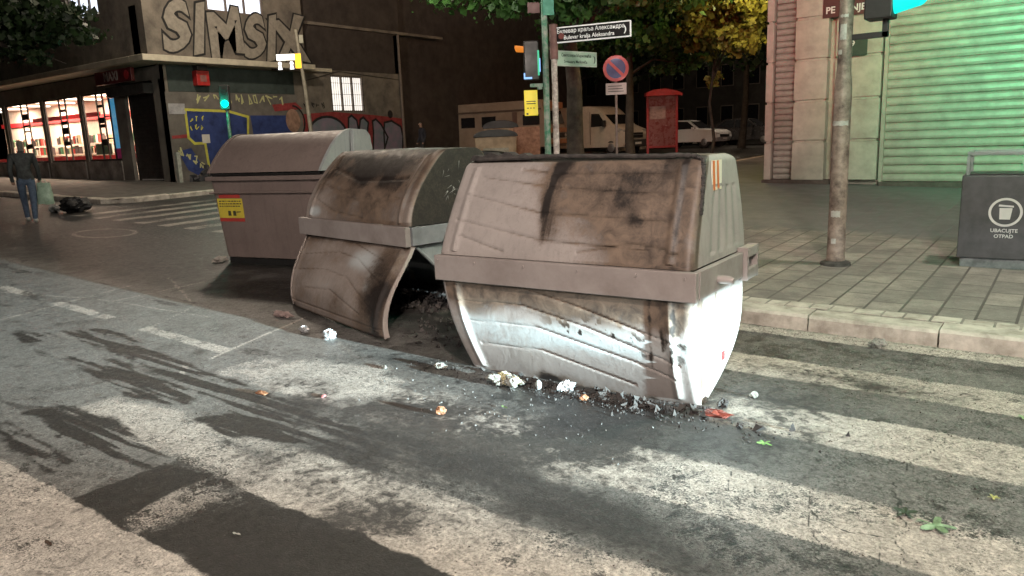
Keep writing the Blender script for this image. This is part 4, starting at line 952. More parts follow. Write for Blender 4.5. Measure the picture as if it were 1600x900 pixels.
patch([(13.6+.35, 2.28), (14.5, 2.32), (14.5, 2.2), (13.95, 2.18)], W1+.002, gr)
W2 = FX+.004
hump = [(19.7, 1.6)]+[(20.7+1.0*math.cos(R(a)), 2.15+.75*math.sin(R(a))) for a in range(180, -1, -15)]+[(21.7, 1.6)]
patch([(19.5, 1.4), (19.5, 3.0), (21, 3.1), (23.5, 2.95), (25.1, 2.8), (25.1, 1.3)], W2, gr)
patch(hump, W2+.004, gl); ribbon(hump, .10, W2+.007, gb, lbld)
for k, (y0_, y1_, tl) in enumerate(((21.75, 22.3, .1), (22.4, 22.95, -.15), (23.1, 23.7, .35), (23.8, 24.9, .1))):
    q = [(y0_, 1.3), (y0_+tl*.3, 2.2), (y0_+.1, 2.85-.07*k), ((y0_+y1_)/2, 2.95-.08*k), (y1_, 2.75-.1*k), (y1_+tl, 2.0), (y1_, 1.3)]
    patch(q, W2+.004+.001*k, gl); ribbon(q, .09, W2+.011, gb, lbld, closed=True)
scrawl(19.55, 20.5, 3.35, .25, gb, 14, .035, W2+.003)
b = MB(); vs = [(W2+.004, 24.3+.16*math.cos(R(a)), 3.0+.18*math.sin(R(a))) for a in range(0, 360, 30)]; b.add(vs, [tuple(range(12))]); b.build('graffiti', gb, lbld)
# red alarm box on the wall
rbx = thing('alarm_box', 'small red box with dark cap high on the wall beside the green signal', 'wall box', (FX+.02, 15.2, 4.2))
b = MB(); b.box(0, .28, -.24, .24, -.25, .25); b.build('box', mat('alarm_red', (.38, .02, .02), .4, .3), rbx, bevel=.02)
b = MB(); b.box(-.0, .3, -.2, .2, .251, .42); b.build('cap', M['black'], rbx, bevel=.02)
MB().box(.281, .29, -.12, .12, -.12, .1).build('label_plate', mat('alarm_plate', (.25, .1, .09), .5, .3), rbx)

# ================================================================== BACKGROUND BUILDINGS
bgd = mat('night_facade', (.050, .043, .038), .9, .3, 1.2); bgw = mat('dark_glass', (.012, .012, .014), .2, .2)
def far_building(label, x0, x1, y0, y1, h, face, wins_lit=(), cols=8, rows=4, mt=None, z0=.4):
    t_ = thing('apartment_building', label, 'building', ((x0+x1)/2, (y0+y1)/2, z0)); cx, cy = (x0+x1)/2, (y0+y1)/2
    MB().box(x0-cx, x1-cx, y0-cy, y1-cy, 0, h).build('wall', mt or bgd, t_)
    L0, L1 = (y0-cy, y1-cy) if face == 'x' else (x0-cx, x1-cx); dx = (L1-L0)/cols
    for r_ in range(rows):
        for c in range(cols):
            a = L0+dx*(c+.28); e = L0+dx*(c+.72); z = 1.2+r_*3.3
            lit = (c, r_) in wins_lit
            fmat = frm; b = MB(); g2 = MB()
            if face == 'x': q = x1-cx; b.box(q-.02, q+.05, a-.06, e+.06, z-.06, z+1.7); g2.box(q+.052, q+.06, a, e, z, z+1.62)
            else: q = y0-cy; b.box(a-.06, e+.06, q-.05, q+.02, z-.06, z+1.7); g2.box(a, e, q-.06, q-.052, z, z+1.62)
            f = b.build('window', fmat, t_); g2.build('pane', warmglow if lit else bgw, f)
    return t_
far_building('dark facade set back beyond the graffiti wall, one small window lit', -36, -27.0, 26, 44, 14, 'x', {(0, 0)}, 8, 4)
far_building('dark block closing the street behind the white van', -40, -14, 62, 70, 20, 'y', set(), 12, 5, z0=.8)
far_building('dark block at the end of the street behind the parked cars', -13, 16, 66, 74, 20, 'y', {(3, 0), (5, 2)}, 12, 5, z0=.8)
bw = thing('boundary_wall', 'low brown wall with dark spray scrawl and a boarded opening behind the bins', 'wall', (-25.6, 25.3, .6))
MB().box(-.2, .2, 0, 11, 0, 1.7).build('wall', mat('brown_wall', (.13, .095, .08), .9, .35, 2), bw)
MB().box(.0, .25, 2.2, 4.0, 1.95, 3.5).build('boarded_opening', mat('board', (.20, .14, .11), .8, .25, 3), bw, bevel=.01)
MB().box(-.3, -.0, 0, 11, 1.7, 4.6).build('upper_wall', bgd, bw)
for k in range(9):
    r_ = random.Random(k+40); ribbon([(3.6+k*.42+r_.random()*.4, .75+r_.random()*.7) for _ in range(5)], .10, .203, gb, bw)

# ================================================================== TREES
leafm = {}
def leaf_material(name, c1, c2):
    m, nt, p = newmat(name); n1 = noise_node(nt, 1.3, 3, .6).outputs[0]; n2 = noise_node(nt, 9, 3, .6).outputs[0]
    c = mix(nt, mrange(nt, n1, .35, .65), c1, c2); c = mix(nt, mrange(nt, n2, .4, .7), c, tuple(x*.55 for x in c1)); nt.links.new(c, p.inputs['Base Color']); p.inputs['Roughness'].default_value = .5
    tr = nt.nodes.new('ShaderNodeBsdfTranslucent'); nt.links.new(c, tr.inputs['Color']); ms = nt.nodes.new('ShaderNodeMixShader'); ms.inputs[0].default_value = .3
    nt.links.new(p.outputs[0], ms.inputs[1]); nt.links.new(tr.outputs[0], ms.inputs[2]); nt.links.new(ms.outputs[0], nt.nodes['Material Output'].inputs[0]); return m
LG = leaf_material('leaf_green', (.05, .13, .03), (.08, .17, .04)); LY = leaf_material('leaf_lamp_yellow', (.22, .22, .04), (.30, .26, .05)); LD = leaf_material('leaf_dark', (.016, .036, .012), (.028, .050, .016))  # LY carries the street lamp's yellow in its leaf colour
bark = mat('bark', (.05, .04, .032), .9, .4, 5, bump=.8, bscale=12)
def tree(label, base, top, lobes, n, ls, lm, seed, tr=.22, name='street_tree', group=None, lean=None):
    t_ = thing(name, label, 'tree', base, group=group); r_ = np.random.RandomState(seed); rr_ = random.Random(seed)
    b = MB(); T_ = Vector(top)-Vector(base); P = [Vector((0, 0, -.1)), T_*.25+Vector((rr_.uniform(-.1, .1), rr_.uniform(-.1, .1), 0)), T_*.6+Vector((rr_.uniform(-.12, .12), 0, 0)), T_]
    b.tube(P, [tr*1.15, tr*.9, tr*.8, tr*.65], 12)
    for (c, rad) in lobes:
        e = Vector(c)-Vector(base); s_ = T_*rr_.uniform(.8, 1); mid_ = (s_+e)/2+Vector((rr_.uniform(-.3, .3), rr_.uniform(-.3, .3), .3)); b.tube([s_, mid_, e], [tr*.35, tr*.2, tr*.05], 7)
        for k in range(4):
            d = Vector((rr_.uniform(-1, 1), rr_.uniform(-1, 1), rr_.uniform(-.7, .7)))*Vector(rad).length*.55; b.tube([mid_.lerp(e, .6), e+d*.5, e+d], [tr*.1, tr*.06, .008], 5)
    b.build('trunk', bark, t_, True)
    vol = np.array([rad[0]*rad[1]*rad[2] for _, rad in lobes])**.8; cnt = (n*vol/vol.sum()).astype(int); V = []
    for (c, rad), k in zip(lobes, cnt):
        nc = max(6, k//45); d = r_.normal(size=(nc, 3)); d /= np.linalg.norm(d, axis=1)[:, None]; cc = d*(r_.rand(nc, 1)**.45)*np.array(rad)+np.array(c)-np.array(base)
        idx = r_.randint(0, nc, k); V.append(cc[idx]+r_.normal(size=(k, 3))*np.array(rad)*.14)
    C_ = np.concatenate(V); k = len(C_)
    a = r_.normal(size=(k, 3)); a /= np.linalg.norm(a, axis=1)[:, None]; q = r_.normal(size=(k, 3)); q[:, 2] *= .5; bb = np.cross(a, q); bb /= np.linalg.norm(bb, axis=1)[:, None]; s_ = ls*(.35+1.25*r_.rand(k, 1)**2); nn = np.cross(a, bb)
    P0 = C_-a*s_*.5; P1 = C_+bb*s_*.42+nn*s_*.1; P2 = C_+a*s_*.55; P3 = C_-bb*s_*.42+nn*s_*.1
    A = np.stack([P0, P1, P2, P3], 1).reshape(-1, 3); me = bpy.data.meshes.new('crown'); me.vertices.add(4*k); me.vertices.foreach_set('co', A.reshape(-1).astype(np.float32)); me.loops.add(4*k); me.polygons.add(k)
    me.loops.foreach_set('vertex_index', np.arange(4*k, dtype=np.int32)); me.polygons.foreach_set('loop_start', (np.arange(k)*4).astype(np.int32)); me.polygons.foreach_set('loop_total', np.full(k, 4, np.int32)); me.update(calc_edges=True); me.materials.append(lm)
    link(bpy.data.objects.new('crown', me), t_); return t_
G_ = 'street trees'
tree('big street tree with thick dark trunk behind the nearest container, green leaves across the top', (-10.2, 16.5, Z(-10.2, 16.5)+.1), (-10.6, 16.8, 4.6),
     [((-9.4, 12.2, 4.9), (1.5, 1.2, .75)), ((-8.2, 13.2, 4.8), (1.4, 1.2, .75)), ((-6.9, 13.8, 4.9), (1.3, 1.2, .6)), ((-10.4, 12.2, 5.1), (1.0, 1., .6)), ((-9.5, 15, 6.2), (3, 2.5, 1.2)), ((-8.2, 17.5, 5.6), (2.2, 2, .9)), ((-12.5, 17, 6.2), (2.5, 2.4, 1.1)), ((-7.2, 16.5, 5.8), (1.8, 1.8, .8))], 26000, .16, LG, 1, .24, group=G_)
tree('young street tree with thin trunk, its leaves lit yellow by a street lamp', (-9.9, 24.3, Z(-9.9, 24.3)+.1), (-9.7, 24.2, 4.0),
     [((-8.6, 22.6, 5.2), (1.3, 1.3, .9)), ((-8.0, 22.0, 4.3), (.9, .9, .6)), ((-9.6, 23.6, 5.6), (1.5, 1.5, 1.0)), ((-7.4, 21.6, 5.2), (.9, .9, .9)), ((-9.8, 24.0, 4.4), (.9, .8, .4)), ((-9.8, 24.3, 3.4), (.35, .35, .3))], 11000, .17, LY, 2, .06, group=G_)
tree('leafy tree overhanging the shop at the far left edge', (-23.5, 6.2, Z(-23.5, 6.2)), (-23.3, 6.6, 4.6),
     [((-21.8, 8.0, 5.4), (1.8, 1.5, .9)), ((-20.2, 8.6, 4.9), (1.2, 1.1, .6)), ((-20.4, 7.4, 5.6), (1.5, 1.4, .9)), ((-23.2, 8.4, 5.4), (2, 1.6, 1.0)), ((-20.6, 8.2, 4.35), (.9, .7, .4))], 15000, .17, LD, 3, .2, group=G_)
tree('dark street tree behind the round no stopping sign', (-12.6, 24.0, Z(-12.6, 24)), (-12.8, 24.2, 4.5), [((-12.4, 24, 6), (2.4, 2.4, 1.4)), ((-11.3, 23.4, 5.0), (1.5, 1.5, .8)), ((-14, 25, 5.8), (2.2, 2.2, 1.3)), ((-11.6, 25.4, 4.1), (1.1, 1.0, .45))], 12000, .2, LG, 4, .17, group=G_)
tree('dark far tree above the parked cars', (-14.5, 40, Z(-14.5, 40)), (-14.3, 40, 5), [((-14.5, 40, 7.5), (3.5, 3, 2.5)), ((-12, 40.5, 6.5), (2.5, 2.5, 1.8)), ((-17.5, 40, 7), (3, 2.5, 2.2))], 9000, .3, LD, 5, .2, group=G_)
tree('dark far tree behind the camper van', (-26.0, 42, Z(-26, 42)), (-26, 42, 5), [((-26, 42, 8), (4, 3, 3)), ((-22.5, 43, 7), (3, 3, 2.4)), ((-30, 42, 7.5), (3, 3, 2.6))], 9000, .32, LD, 6, .25, group=G_)

# ================================================================== CORNER POLES AND SIGNS
# camera faces roughly (-.6,.8); sign planes are turned towards it
gpm = mat('green_flaked_paint', (.05, .20, .12), .5, .5, 9, dirt=(.40, .42, .38)); wpm = mat('white_flaked_paint', (.58, .52, .48), .6, .5, 10, dirt=(.20, .15, .14))
gx, gy_ = -8.05, 11.95; gz = Z(gx, gy_)+.135
gp = thing('signal_pole', 'green flaking signal pole on the corner behind the containers with a yellow notice beside it', 'traffic light', (gx, gy_, gz), R(37))
MB().tube([(0, 0, -.02), (0, 0, 4.4)], [.062, .055], 14).build('pole', gpm, gp, True)
sh = MB().box(-.40, -.12, -.08, .10, 2.42, 3.12).build('signal_housing', hm, gp, bevel=.02)
# narrow lit slots of the two signal faces seen from the side
MB().box(-.15, -.118, -.13, -.082, 2.50, 2.94).build('lit_edge', mat('green_lit_edge', (.0, .2, .1), .4, 0, emit=(.02, .75, .40), es=.55), sh)
MB().box(-.118, -.10, -.12, -.10, 2.56, 2.80).build('blue_edge', mat('blue_lit_edge', (.1, .2, .5), .4, 0, emit=(.25, .5, 1), es=1.0), sh)
b = MB(); b.box(-.41, -.26, -.10, -.085, 2.44, 2.475); b.box(-.41, -.385, -.10, -.085, 2.476, 2.55); b.build('blue_edge', MC['blue_lit_edge'], sh)
b = MB(); n_ = 10; vs = []
for i in range(n_+1):
    a = R(180+180*i/n_); vs += [(-.40, -.02+.10*math.cos(a), 3.02+.10*math.sin(a)), (-.56+.05*(1-abs(math.cos(a))), -.02+.10*math.cos(a), 3.04+.10*math.sin(a)*1.1)]
b.add(vs, [(2*i, 2*i+1, 2*i+3, 2*i+2) for i in range(n_)]); b.build('visor', mat('glowing_orange_visor', (.3, .1, .02), .4, .2, emit=(1, .30, .03), es=.55), sh)  # orange signal light put into the visor as emission
MB().box(-.30, -.06, -.03, .03, 2.30, 2.36).build('bracket', gpm, gp)
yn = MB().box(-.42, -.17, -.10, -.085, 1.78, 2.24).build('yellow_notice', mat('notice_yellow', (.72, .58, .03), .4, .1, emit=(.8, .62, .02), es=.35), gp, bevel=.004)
b = MB(); b.box(-.38, -.21, -.103, -.1005, 2.03, 2.045); b.box(-.38, -.21, -.103, -.1005, 1.99, 2.005)
for i in range(3): b.box(-.37+i*.055, -.34+i*.055, -.103, -.1005, 1.91, 1.925)
b.box(-.385, -.35, -.103, -.1005, 1.80, 1.83); b.build('notice_print', M['black'], yn)
pn = MB().box(-.02, .18, -.07, -.05, 3.55, 3.85).build('top_plate', mat('plate_teal', (.04, .30, .20), .5, .3), gp)
MB().box(-.30, -.08, -.07, -.05, 3.60, 3.78).build('top_plate', mat('plate_dull_red', (.12, .04, .035), .5, .3), gp)
MB().box(-.17, -.08, -.09, -.02, 2.25, 2.30).build('bracket', gpm, gp)

wx_, wy_ = -7.66, 11.65; wz_ = Z(wx_, wy_)+.135
wp = thing('street_name_post', 'white flaking post carrying two street name signs on the corner', 'street sign', (wx_, wy_, wz_), R(37))
MB().tube([(0, 0, -.02), (0, 0, 3.30)], .055, 14).build('post', wpm, wp, True)
MB().tube([(0, 0, 2.75), (0, 0, 3.34)], .075, 14).build('sleeve', mat('red_brown_sleeve', (.20, .10, .09), .6, .4), wp, True)
def name_sign(L, h, z, ang, face, border, ink, l1, l2, s1, s2, num=None):
    e = MB().box(.05, .05+L, -.02, .02, -h/2, h/2).build('name_plate', border, wp, bevel=.006)
    e.location = (0, 0, z); e.rotation_euler = (0, 0, ang)
    MB().box(.07, .03+L, -.026, -.0205, -h/2+.022, h/2-.022).build('plate_face', face, e)
    text_obj('sign_text', l1, s1, ink, e, (.05+L*.47, -.030, h*.20), (R(90), 0, 0), .001, .008, sx=.92)
    text_obj('sign_text', l2, s2, ink, e, (.05+L*.45, -.030, -h*.20), (R(90), 0, 0), .001, .008, sx=.92)
    text_obj('sign_text', '\u25B8' if False else ')', h*.5, ink, e, (.05+L*.93, -.030, 0), (R(90), 0, 0), .002, .03)
    return e
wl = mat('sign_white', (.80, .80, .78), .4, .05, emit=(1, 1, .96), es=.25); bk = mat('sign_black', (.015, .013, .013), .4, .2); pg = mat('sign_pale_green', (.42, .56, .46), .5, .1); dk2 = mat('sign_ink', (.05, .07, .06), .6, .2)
e = name_sign(1.36, .27, 3.15, R(-24), bk, wl, wl, 'Булевар краља Александра', 'Bulevar kralja Aleksandra', .098, .098)
MB().tube([(.16, -.034, -.02), (.16, -.029, -.02)], .055, 10).build('red_blot', mat('blot', (.25, .08, .07), .7, .3), e)
name_sign(1.0, .27, 2.77, R(38), pg, mat('sign_border', (.55, .62, .55), .5, .1), dk2, 'Светозара Марковића', 'Svetozara Markovića', .074, .074)

nx, ny = -8.05, 14.62; nz = Z(nx, ny)+.135
npd = thing('no_stopping_sign', 'round blue and red no stopping sign with white plate on a thin post', 'traffic sign', (nx, ny, nz), R(28))
MB().tube([(0, 0, -.02), (0, 0, 2.75)], .028, 10).build('post', mat('post_rust', (.20, .15, .13), .6, .4), npd, True)
def disc(r0, r1, y, m, name, parent, z):
    b = MB(); n_ = 36; vs = []
    for i in range(n_):
        a = 2*math.pi*i/n_; vs += [(r0*math.cos(a), y, z+r0*math.sin(a)), (r1*math.cos(a), y, z+r1*math.sin(a))]
    b.add(vs, [(2*i, 2*i+1, (2*i+3) % (2*n_), (2*i+2) % (2*n_)) for i in range(n_)]); return b.build(name, m, parent)
b = MB(); b.tube([(0, -.030, 2.70), (0, -.045, 2.70)], .27, 36); dface = b.build('disc', mat('sign_blue', (.03, .045, .17), .4, .3), npd)
rs = mat('sign_red', (.42, .05, .05), .4, .2); disc(.205, .27, -.0485, rs, 'red_ring', dface, 2.70)
b = MB(); c45 = math.cos(R(45)); L_ = .215; w_ = .03; b.add([(-L_*c45-w_*c45, -.048, 2.70+L_*c45-w_*c45), (-L_*c45+w_*c45, -.048, 2.70+L_*c45+w_*c45), (L_*c45+w_*c45, -.048, 2.70-L_*c45+w_*c45), (L_*c45-w_*c45, -.048, 2.70-L_*c45-w_*c45)], [(0, 1, 2, 3)]); b.build('red_bar', rs, dface)
sup = MB().box(-.22, .22, -.045, -.03, 2.16, 2.40).build('supplementary_plate', mat('plate_white', (.40, .37, .35), .5, .2), npd, bevel=.004)
b = MB()
for i in range(3): b.box(-.17, .12+.02*i, -.048, -.0455, 2.33-i*.055, 2.345-i*.055)
b.build('plate_print', dk2, sup)

# small signal and lit crossing sign at the left
s1 = thing('pedestrian_signal', 'small pedestrian signal glowing green on a thin pole before the graffiti wall', 'traffic light', (-20.15, 13.15, Z(-20.15, 13.15)+.12), R(40))
MB().tube([(0, 0, 0), (0, 0, 2.75)], .05, 10).build('pole', gpm, s1, True)
h_ = MB().box(-.14, .14, -.16, .0, 2.25, 2.95).build('signal_housing', hm, s1, bevel=.02)
MB().tube([(0, -.161, 2.42), (0, -.172, 2.42)], .10, 16).build('green_lens', grn, h_)
MB().tube([(0, -.161, 2.75), (0, -.172, 2.75)], .09, 16).build('dark_lens', M['black'], h_)
lamp('green_signal_light', 'POINT', (-20.0, 12.85, Z(-20, 13)+2.55), 14, (.0, 1, .6), .08)
cs = thing('crossing_sign', 'lit yellow crossing sign with two white figures on a leaning post', 'traffic sign', (-21.35, 17.1, Z(-21.3, 17.1)+.12), R(37))
MB().tube([(0.06, 0, 0), (-.08, 0, 3.0), (-.22, 0, 4.9)], [.08, .065, .05], 10).build('post', mat('post_steel', (.30, .28, .22), .5, .3), cs, True)
bp = MB().box(-.95, -.12, -.06, .02, 3.92, 4.12).build('sign_box', mat('sign_box_white', (.7, .7, .65), .5, 0, emit=(1, .95, .80), es=1.5), cs, bevel=.01)
MB().box(-.32, -.12, -.065, .03, 3.65, 4.12-.002).build('yellow_end', mat('sign_box_yellow', (.7, .4, .02), .5, 0, emit=(1, .55, .03), es=1.5), bp)
wfig = mat('white_figure', (.7, .7, .7), .5, 0, emit=(.95, .97, 1), es=1.8)
for xx in (-.85, -.45):
    b = MB(); b.tube([(xx, -.03, 3.82), (xx, -.05, 3.82)], .06, 10); b.prism([(xx-.07, 3.62), (xx+.07, 3.62), (xx+.03, 3.78), (xx-.03, 3.78)], -.05, -.03); b.build('figure', wfig, bp)
MB().box(-.12, .02, -.08, .02, 4.45, 4.72).build('junction_box', mat('jb', (.35, .35, .28), .5, .2), cs, bevel=.01)

# ================================================================== KIOSK (red display)
ks = thing('advert_kiosk', 'dark red glazed advertising shelter on legs beside the white car', 'kiosk', (-13.45, 28.1, Z(-13.4, 28)+.10), R(37))
rm = mat('kiosk_red', (.30, .025, .025), .4, .3); rp = mat('kiosk_panel', (.14, .03, .03), .3, .5, 6, dirt=(.22, .09, .08))
b = MB()
for x in (-.60, .56): b.box(x, x+.09, -.05, .05, 0, 2.55)
b.box(-.51, .56, -.05, .05, .42, .5)
b.build('frame', rm, ks, bevel=.01)
MB().prism([(-.64, 2.45), (.68, 2.45), (.78, 2.42), (.78, 2.52), (.55, 2.62), (.1, 2.72), (-.35, 2.68), (-.62, 2.58)], -.22, .25).build('canopy', rm, ks)
pnl = MB().box(-.51, .56, -.02, .02, .5, 2.45).build('panel', rp, ks)
MB().box(-.46, .16, -.028, -.021, 1.55, 2.05).build('notice', mat('kiosk_paper', (.32, .22, .20), .7, .4, 8), pnl)
b = MB(); r_ = random.Random(5)
for i in range(26): x = r_.uniform(-.45, .5); z = r_.uniform(.6, 1.5); b.box(x, x+r_.uniform(.02, .09), -.026, -.0215, z, z+r_.uniform(.01, .06))
b.build('scratches', mat('scratch_pale', (.24, .12, .11), .6, .3), pnl)

# ================================================================== VEHICLES
glass = mat('vehicle_glass', (.015, .016, .018), .12, .1, coat=.3); tyre = mat('tyre_rubber', (.015, .015, .015), .8, .2); rimm = mat('wheel_rim', (.35, .35, .36), .35, .2, metal=.7)
def wheels(t_, xs, hw, r_=.33):
    for x in xs:
        for s_ in (-1, 1):
            w_ = MB().tube([(x, s_*(hw-.22), r_), (x, s_*(hw-.20), r_), (x, s_*(hw-.02), r_), (x, s_*hw, r_)], [r_*.9, r_, r_, r_*.92], 20).build('wheel', tyre, t_, True)
            MB().tube([(x, s_*(hw+.001), r_), (x, s_*(hw+.012), r_)], [r_*.62, r_*.55], 16).build('rim', rimm, w_, True)
def body_loft(t_, prof, hw, m, name='body', top_in=.12, z_in=1.0):
    """side profile (x,z) extruded over the width, upper points pulled in"""
    n_ = len(prof); ws = [-1, -.93, -.5, .5, .93, 1]; vs = []
    for s_ in ws:
        for x, z in prof:
            k = max(0, (z-z_in)/1.0); sc_ = .985 if abs(s_) == 1 else 1; cz = prof_c[1]; 
            vs.append((prof_c[0]+(x-prof_c[0])*sc_, s_*(hw-top_in*k), cz+(z-cz)*sc_))
    fs = [(j*n_+i, j*n_+(i+1) % n_, (j+1)*n_+(i+1) % n_, (j+1)*n_+i) for j in range(len(ws)-1) for i in range(n_)]+[tuple(range(n_)), tuple(reversed(range((len(ws)-1)*n_, len(ws)*n_)))]
    return MB().add(vs, fs).build(name, m, t_, smooth=True)
def side_glass(t_, poly, hw, top_in, z_in=1.0, name='side_window', off=.006):
    for s_ in (-1, 1):
        vs = [(x, s_*(hw-top_in*max(0, z-z_in)+off), z) for x, z in poly]; MB().add(vs, [tuple(range(len(poly)))]).build(name, glass, t_)
hlm = mat('headlamp_glass', (.5, .5, .48), .15, .2, metal=.3)
prof_c = (0, .9)
def cross_glass(t_, p0, p1, hw, top_in, z_in=1.0, name='windscreen', off=.012, m=None, shr=.12):
    (x0, z0), (x1, z1) = p0, p1; d = Vector((x1-x0, z1-z0)).normalized(); nx_, nz_ = -d.y*off, d.x*off
    w0 = hw-top_in*max(0, z0-z_in)-shr; w1 = hw-top_in*max(0, z1-z_in)-shr
    vs = [(x0+nx_, -w0, z0+nz_), (x0+nx_, w0, z0+nz_), (x1+nx_, w1, z1+nz_), (x1+nx_, -w1, z1+nz_)]
    return MB().add(vs, [(0, 1, 2, 3)]).build(name, m or glass, t_)
# white delivery van, front towards +x in its own frame
vn = thing('parked_van', 'white panel van with sloping bonnet parked behind the no stopping sign', 'van', (-19.3, 33.6, Z(-19.3, 33.6)-.0), R(-8))
vp = mat('van_white', (.52, .47, .40), .35, .15, coat=.3)
prof_c = (-1, 1.1)
vprof = [(-3.6, .35), (1.95, .35), (2.10, .55), (2.12, .95), (1.95, 1.18), (1.35, 1.42), (.60, 2.10), (.35, 2.28), (-.2, 2.38), (-3.5, 2.38), (-3.62, 2.2)]
body_loft(vn, vprof, .98, vp, top_in=.07)
cross_glass(vn, (.62, 2.06), (1.32, 1.45), .98, .07); side_glass(vn, [(.98, 1.38), (.50, 1.98), (.02, 2.0), (.02, 1.36)], .98, .07)
wheels(vn, (1.25, -2.5), .97, .34)
b = MB()
for s_ in (-1, 1): MB().prism([(2.0, .92), (2.04, 1.14), (1.72, 1.26), (1.66, 1.08)], s_*.62, s_*.97).build('headlight', hlm, vn)
gp_ = MB().box(2.10, 2.15, -.42, .42, .78, 1.02).build('grille', M['black'], vn, bevel=.01)
MB().box(2.151, 2.158, -.40, .40, .90, .93).build('grille_bar', rimm, gp_)
MB().box(2.0, 2.17, -.92, .92, .36, .70).build('bumper', mat('bumper_grey', (.05, .05, .05), .6, .2), vn, bevel=.04)
MB().box(2.171, 2.178, -.25, .25, .46, .57).build('number_plate', M['white'], vn)
for s_ in (-1, 1): MB().box(.85, 1.0, s_*1.0, s_*1.18, 1.35, 1.65).build('mirror', M['black'], vn, bevel=.03)
b = MB(); b.box(-.02, 0, -.985, -.98, .5, 2.1); b.build('door_seam', M['black'], vn)
# camper
cvp = mat('camper_cream', (.34, .27, .21), .45, .2, 2)
cv = thing('camper_van', 'cream camper with raised roof and orange cab front parked beside the white van', 'camper van', (-21.9, 30.9, Z(-22, 31)), R(8))
prof_c = (-1, 1.3)
body_loft(cv, [(-3.9, .5), (1.5, .5), (1.62, .8), (1.60, 1.35), (1.45, 1.55), (1.30, 2.25), (1.15, 2.72), (-3.7, 2.72), (-3.95, 2.5)], 1.05, cvp, top_in=.03)
cross_glass(cv, (1.30, 2.2), (1.50, 1.58), 1.05, .03)
orp = mat('camper_orange', (.42, .20, .10), .45, .2)
MB().box(1.58, 1.66, -1.0, 1.0, .62, .84).build('front_bumper', orp, cv, bevel=.03)
MB().box(1.30, 1.40, -1.0, 1.0, 2.30, 2.62).build('cab_brow', orp, cv, bevel=.04)
MB().box(1.60, 1.64, -.9, .9, 1.18, 1.38).build('front_panel', orp, cv)
MB().box(1.61, 1.65, -.85, .85, .92, 1.14).build('grille', M['black'], cv)
for s_ in (-1, 1): MB().tube([(1.645, s_*.68, 1.03), (1.665, s_*.68, 1.03)], .10, 14).build('headlight', hlm, cv)
for a, c in ((-3.3, -2.5), (-2.1, -1.3), (.2, 1.1)): side_glass(cv, [(a, 1.55), (c, 1.55), (c, 2.05), (a, 2.05)], 1.05, .03)
wheels(cv, (.75, -2.6), 1.03, .35)
MB().box(-3.9, 1.2, -1.065, -1.052, 2.25, 2.32).build('side_trim', mat('trim_dark', (.12, .09, .07), .6, .2), cv)
MB().box(-.35, -.1, -1.066, -1.052, .6, 2.2).build('door', mat('camper_door', (.16, .10, .08), .6, .2), cv)
# cars
def car(label, loc, rz, paint, rear=False, group='cars parked along the side street'):
    global prof_c
    t_ = thing('parked_car', label, 'car', loc, rz, group); prof_c = (0, .7)
    body_loft(t_, [(-2.05, .32), (1.95, .32), (2.08, .55), (2.0, .82), (1.75, .94), (.95, 1.02), (.25, 1.46), (-.2, 1.53), (-1.15, 1.50), (-1.85, 1.10), (-2.1, .95), (-2.12, .6)], .88, paint, top_in=.40, z_in=.95)
    cross_glass(t_, (.30, 1.44), (.92, 1.05), .88, .40, .95); cross_glass(t_, (-1.80, 1.12), (-1.18, 1.48), .88, .40, .95, 'rear_window')
    side_glass(t_, [(.80, 1.04), (.20, 1.42), (-.45, 1.46), (-.45, 1.02)], .88, .40, .95); side_glass(t_, [(-.52, 1.02), (-.52, 1.46), (-1.1, 1.43), (-1.55, 1.08)], .88, .40, .95)
    wheels(t_, (1.3, -1.3), .87, .32)
    for s_ in (-1, 1):
        MB().prism([(2.0, .62), (2.04, .74), (1.78, .86), (1.76, .72)], s_*.52, s_*.86).build('headlight', hlm, t_)
        MB().box(-2.13, -2.05, min(s_*.55, s_*.84), max(s_*.55, s_*.84), .78, .95).build('tail_light', mat('tail_lamp_red', (.45, .03, .03), .3, .1, emit=(1, .05, .04), es=.25), t_)
        MB().box(.60, .74, min(s_*.90, s_*1.03), max(s_*.90, s_*1.03), .98, 1.12).build('mirror', paint, t_, bevel=.02)
    MB().box(2.05, 2.10, -.5, .5, .55, .70).build('grille', M['black'], t_); MB().box(2.101, 2.107, -.24, .24, .42, .52).build('number_plate', M['white'], t_)
    return t_
car('white car parked behind the red kiosk, only its front showing', (-17.6, 40.5, Z(-17.6, 40.5)), R(-6), mat('car_white', (.62, .62, .62), .3, .05, coat=.5))
car('black car parked right of the kiosk next to the white one', (-15.5, 43.8, Z(-15.5, 43.8)), R(-4), mat('car_black', (.03, .028, .028), .25, .1, coat=.5))
car('dark red car seen from behind', (-15.0, 50.0, Z(-15, 50)), R(120), mat('car_dark_red', (.10, .025, .025), .3, .1, coat=.5))
car('pale silver car beyond the dark red one', (-12.6, 50.5, Z(-12.6, 50.5)), R(-30), mat('car_silver', (.34, .30, .28), .35, .1, coat=.5))
car('dark car nearest the cream building corner', (-10.9, 54, Z(-10.9, 54)), R(-10), MC['car_black'])
car('dark car parked behind the white van', (-20.3, 44.5, Z(-20.3, 44.5)), R(-6), MC['car_black'])
rcx = car('red car at the left edge behind the walking man', (-29.3, 8.1, Z(-29.3, 8.1)), R(10), mat('car_red', (.30, .02, .03), .3, .1, coat=.5)); del rcx['group']

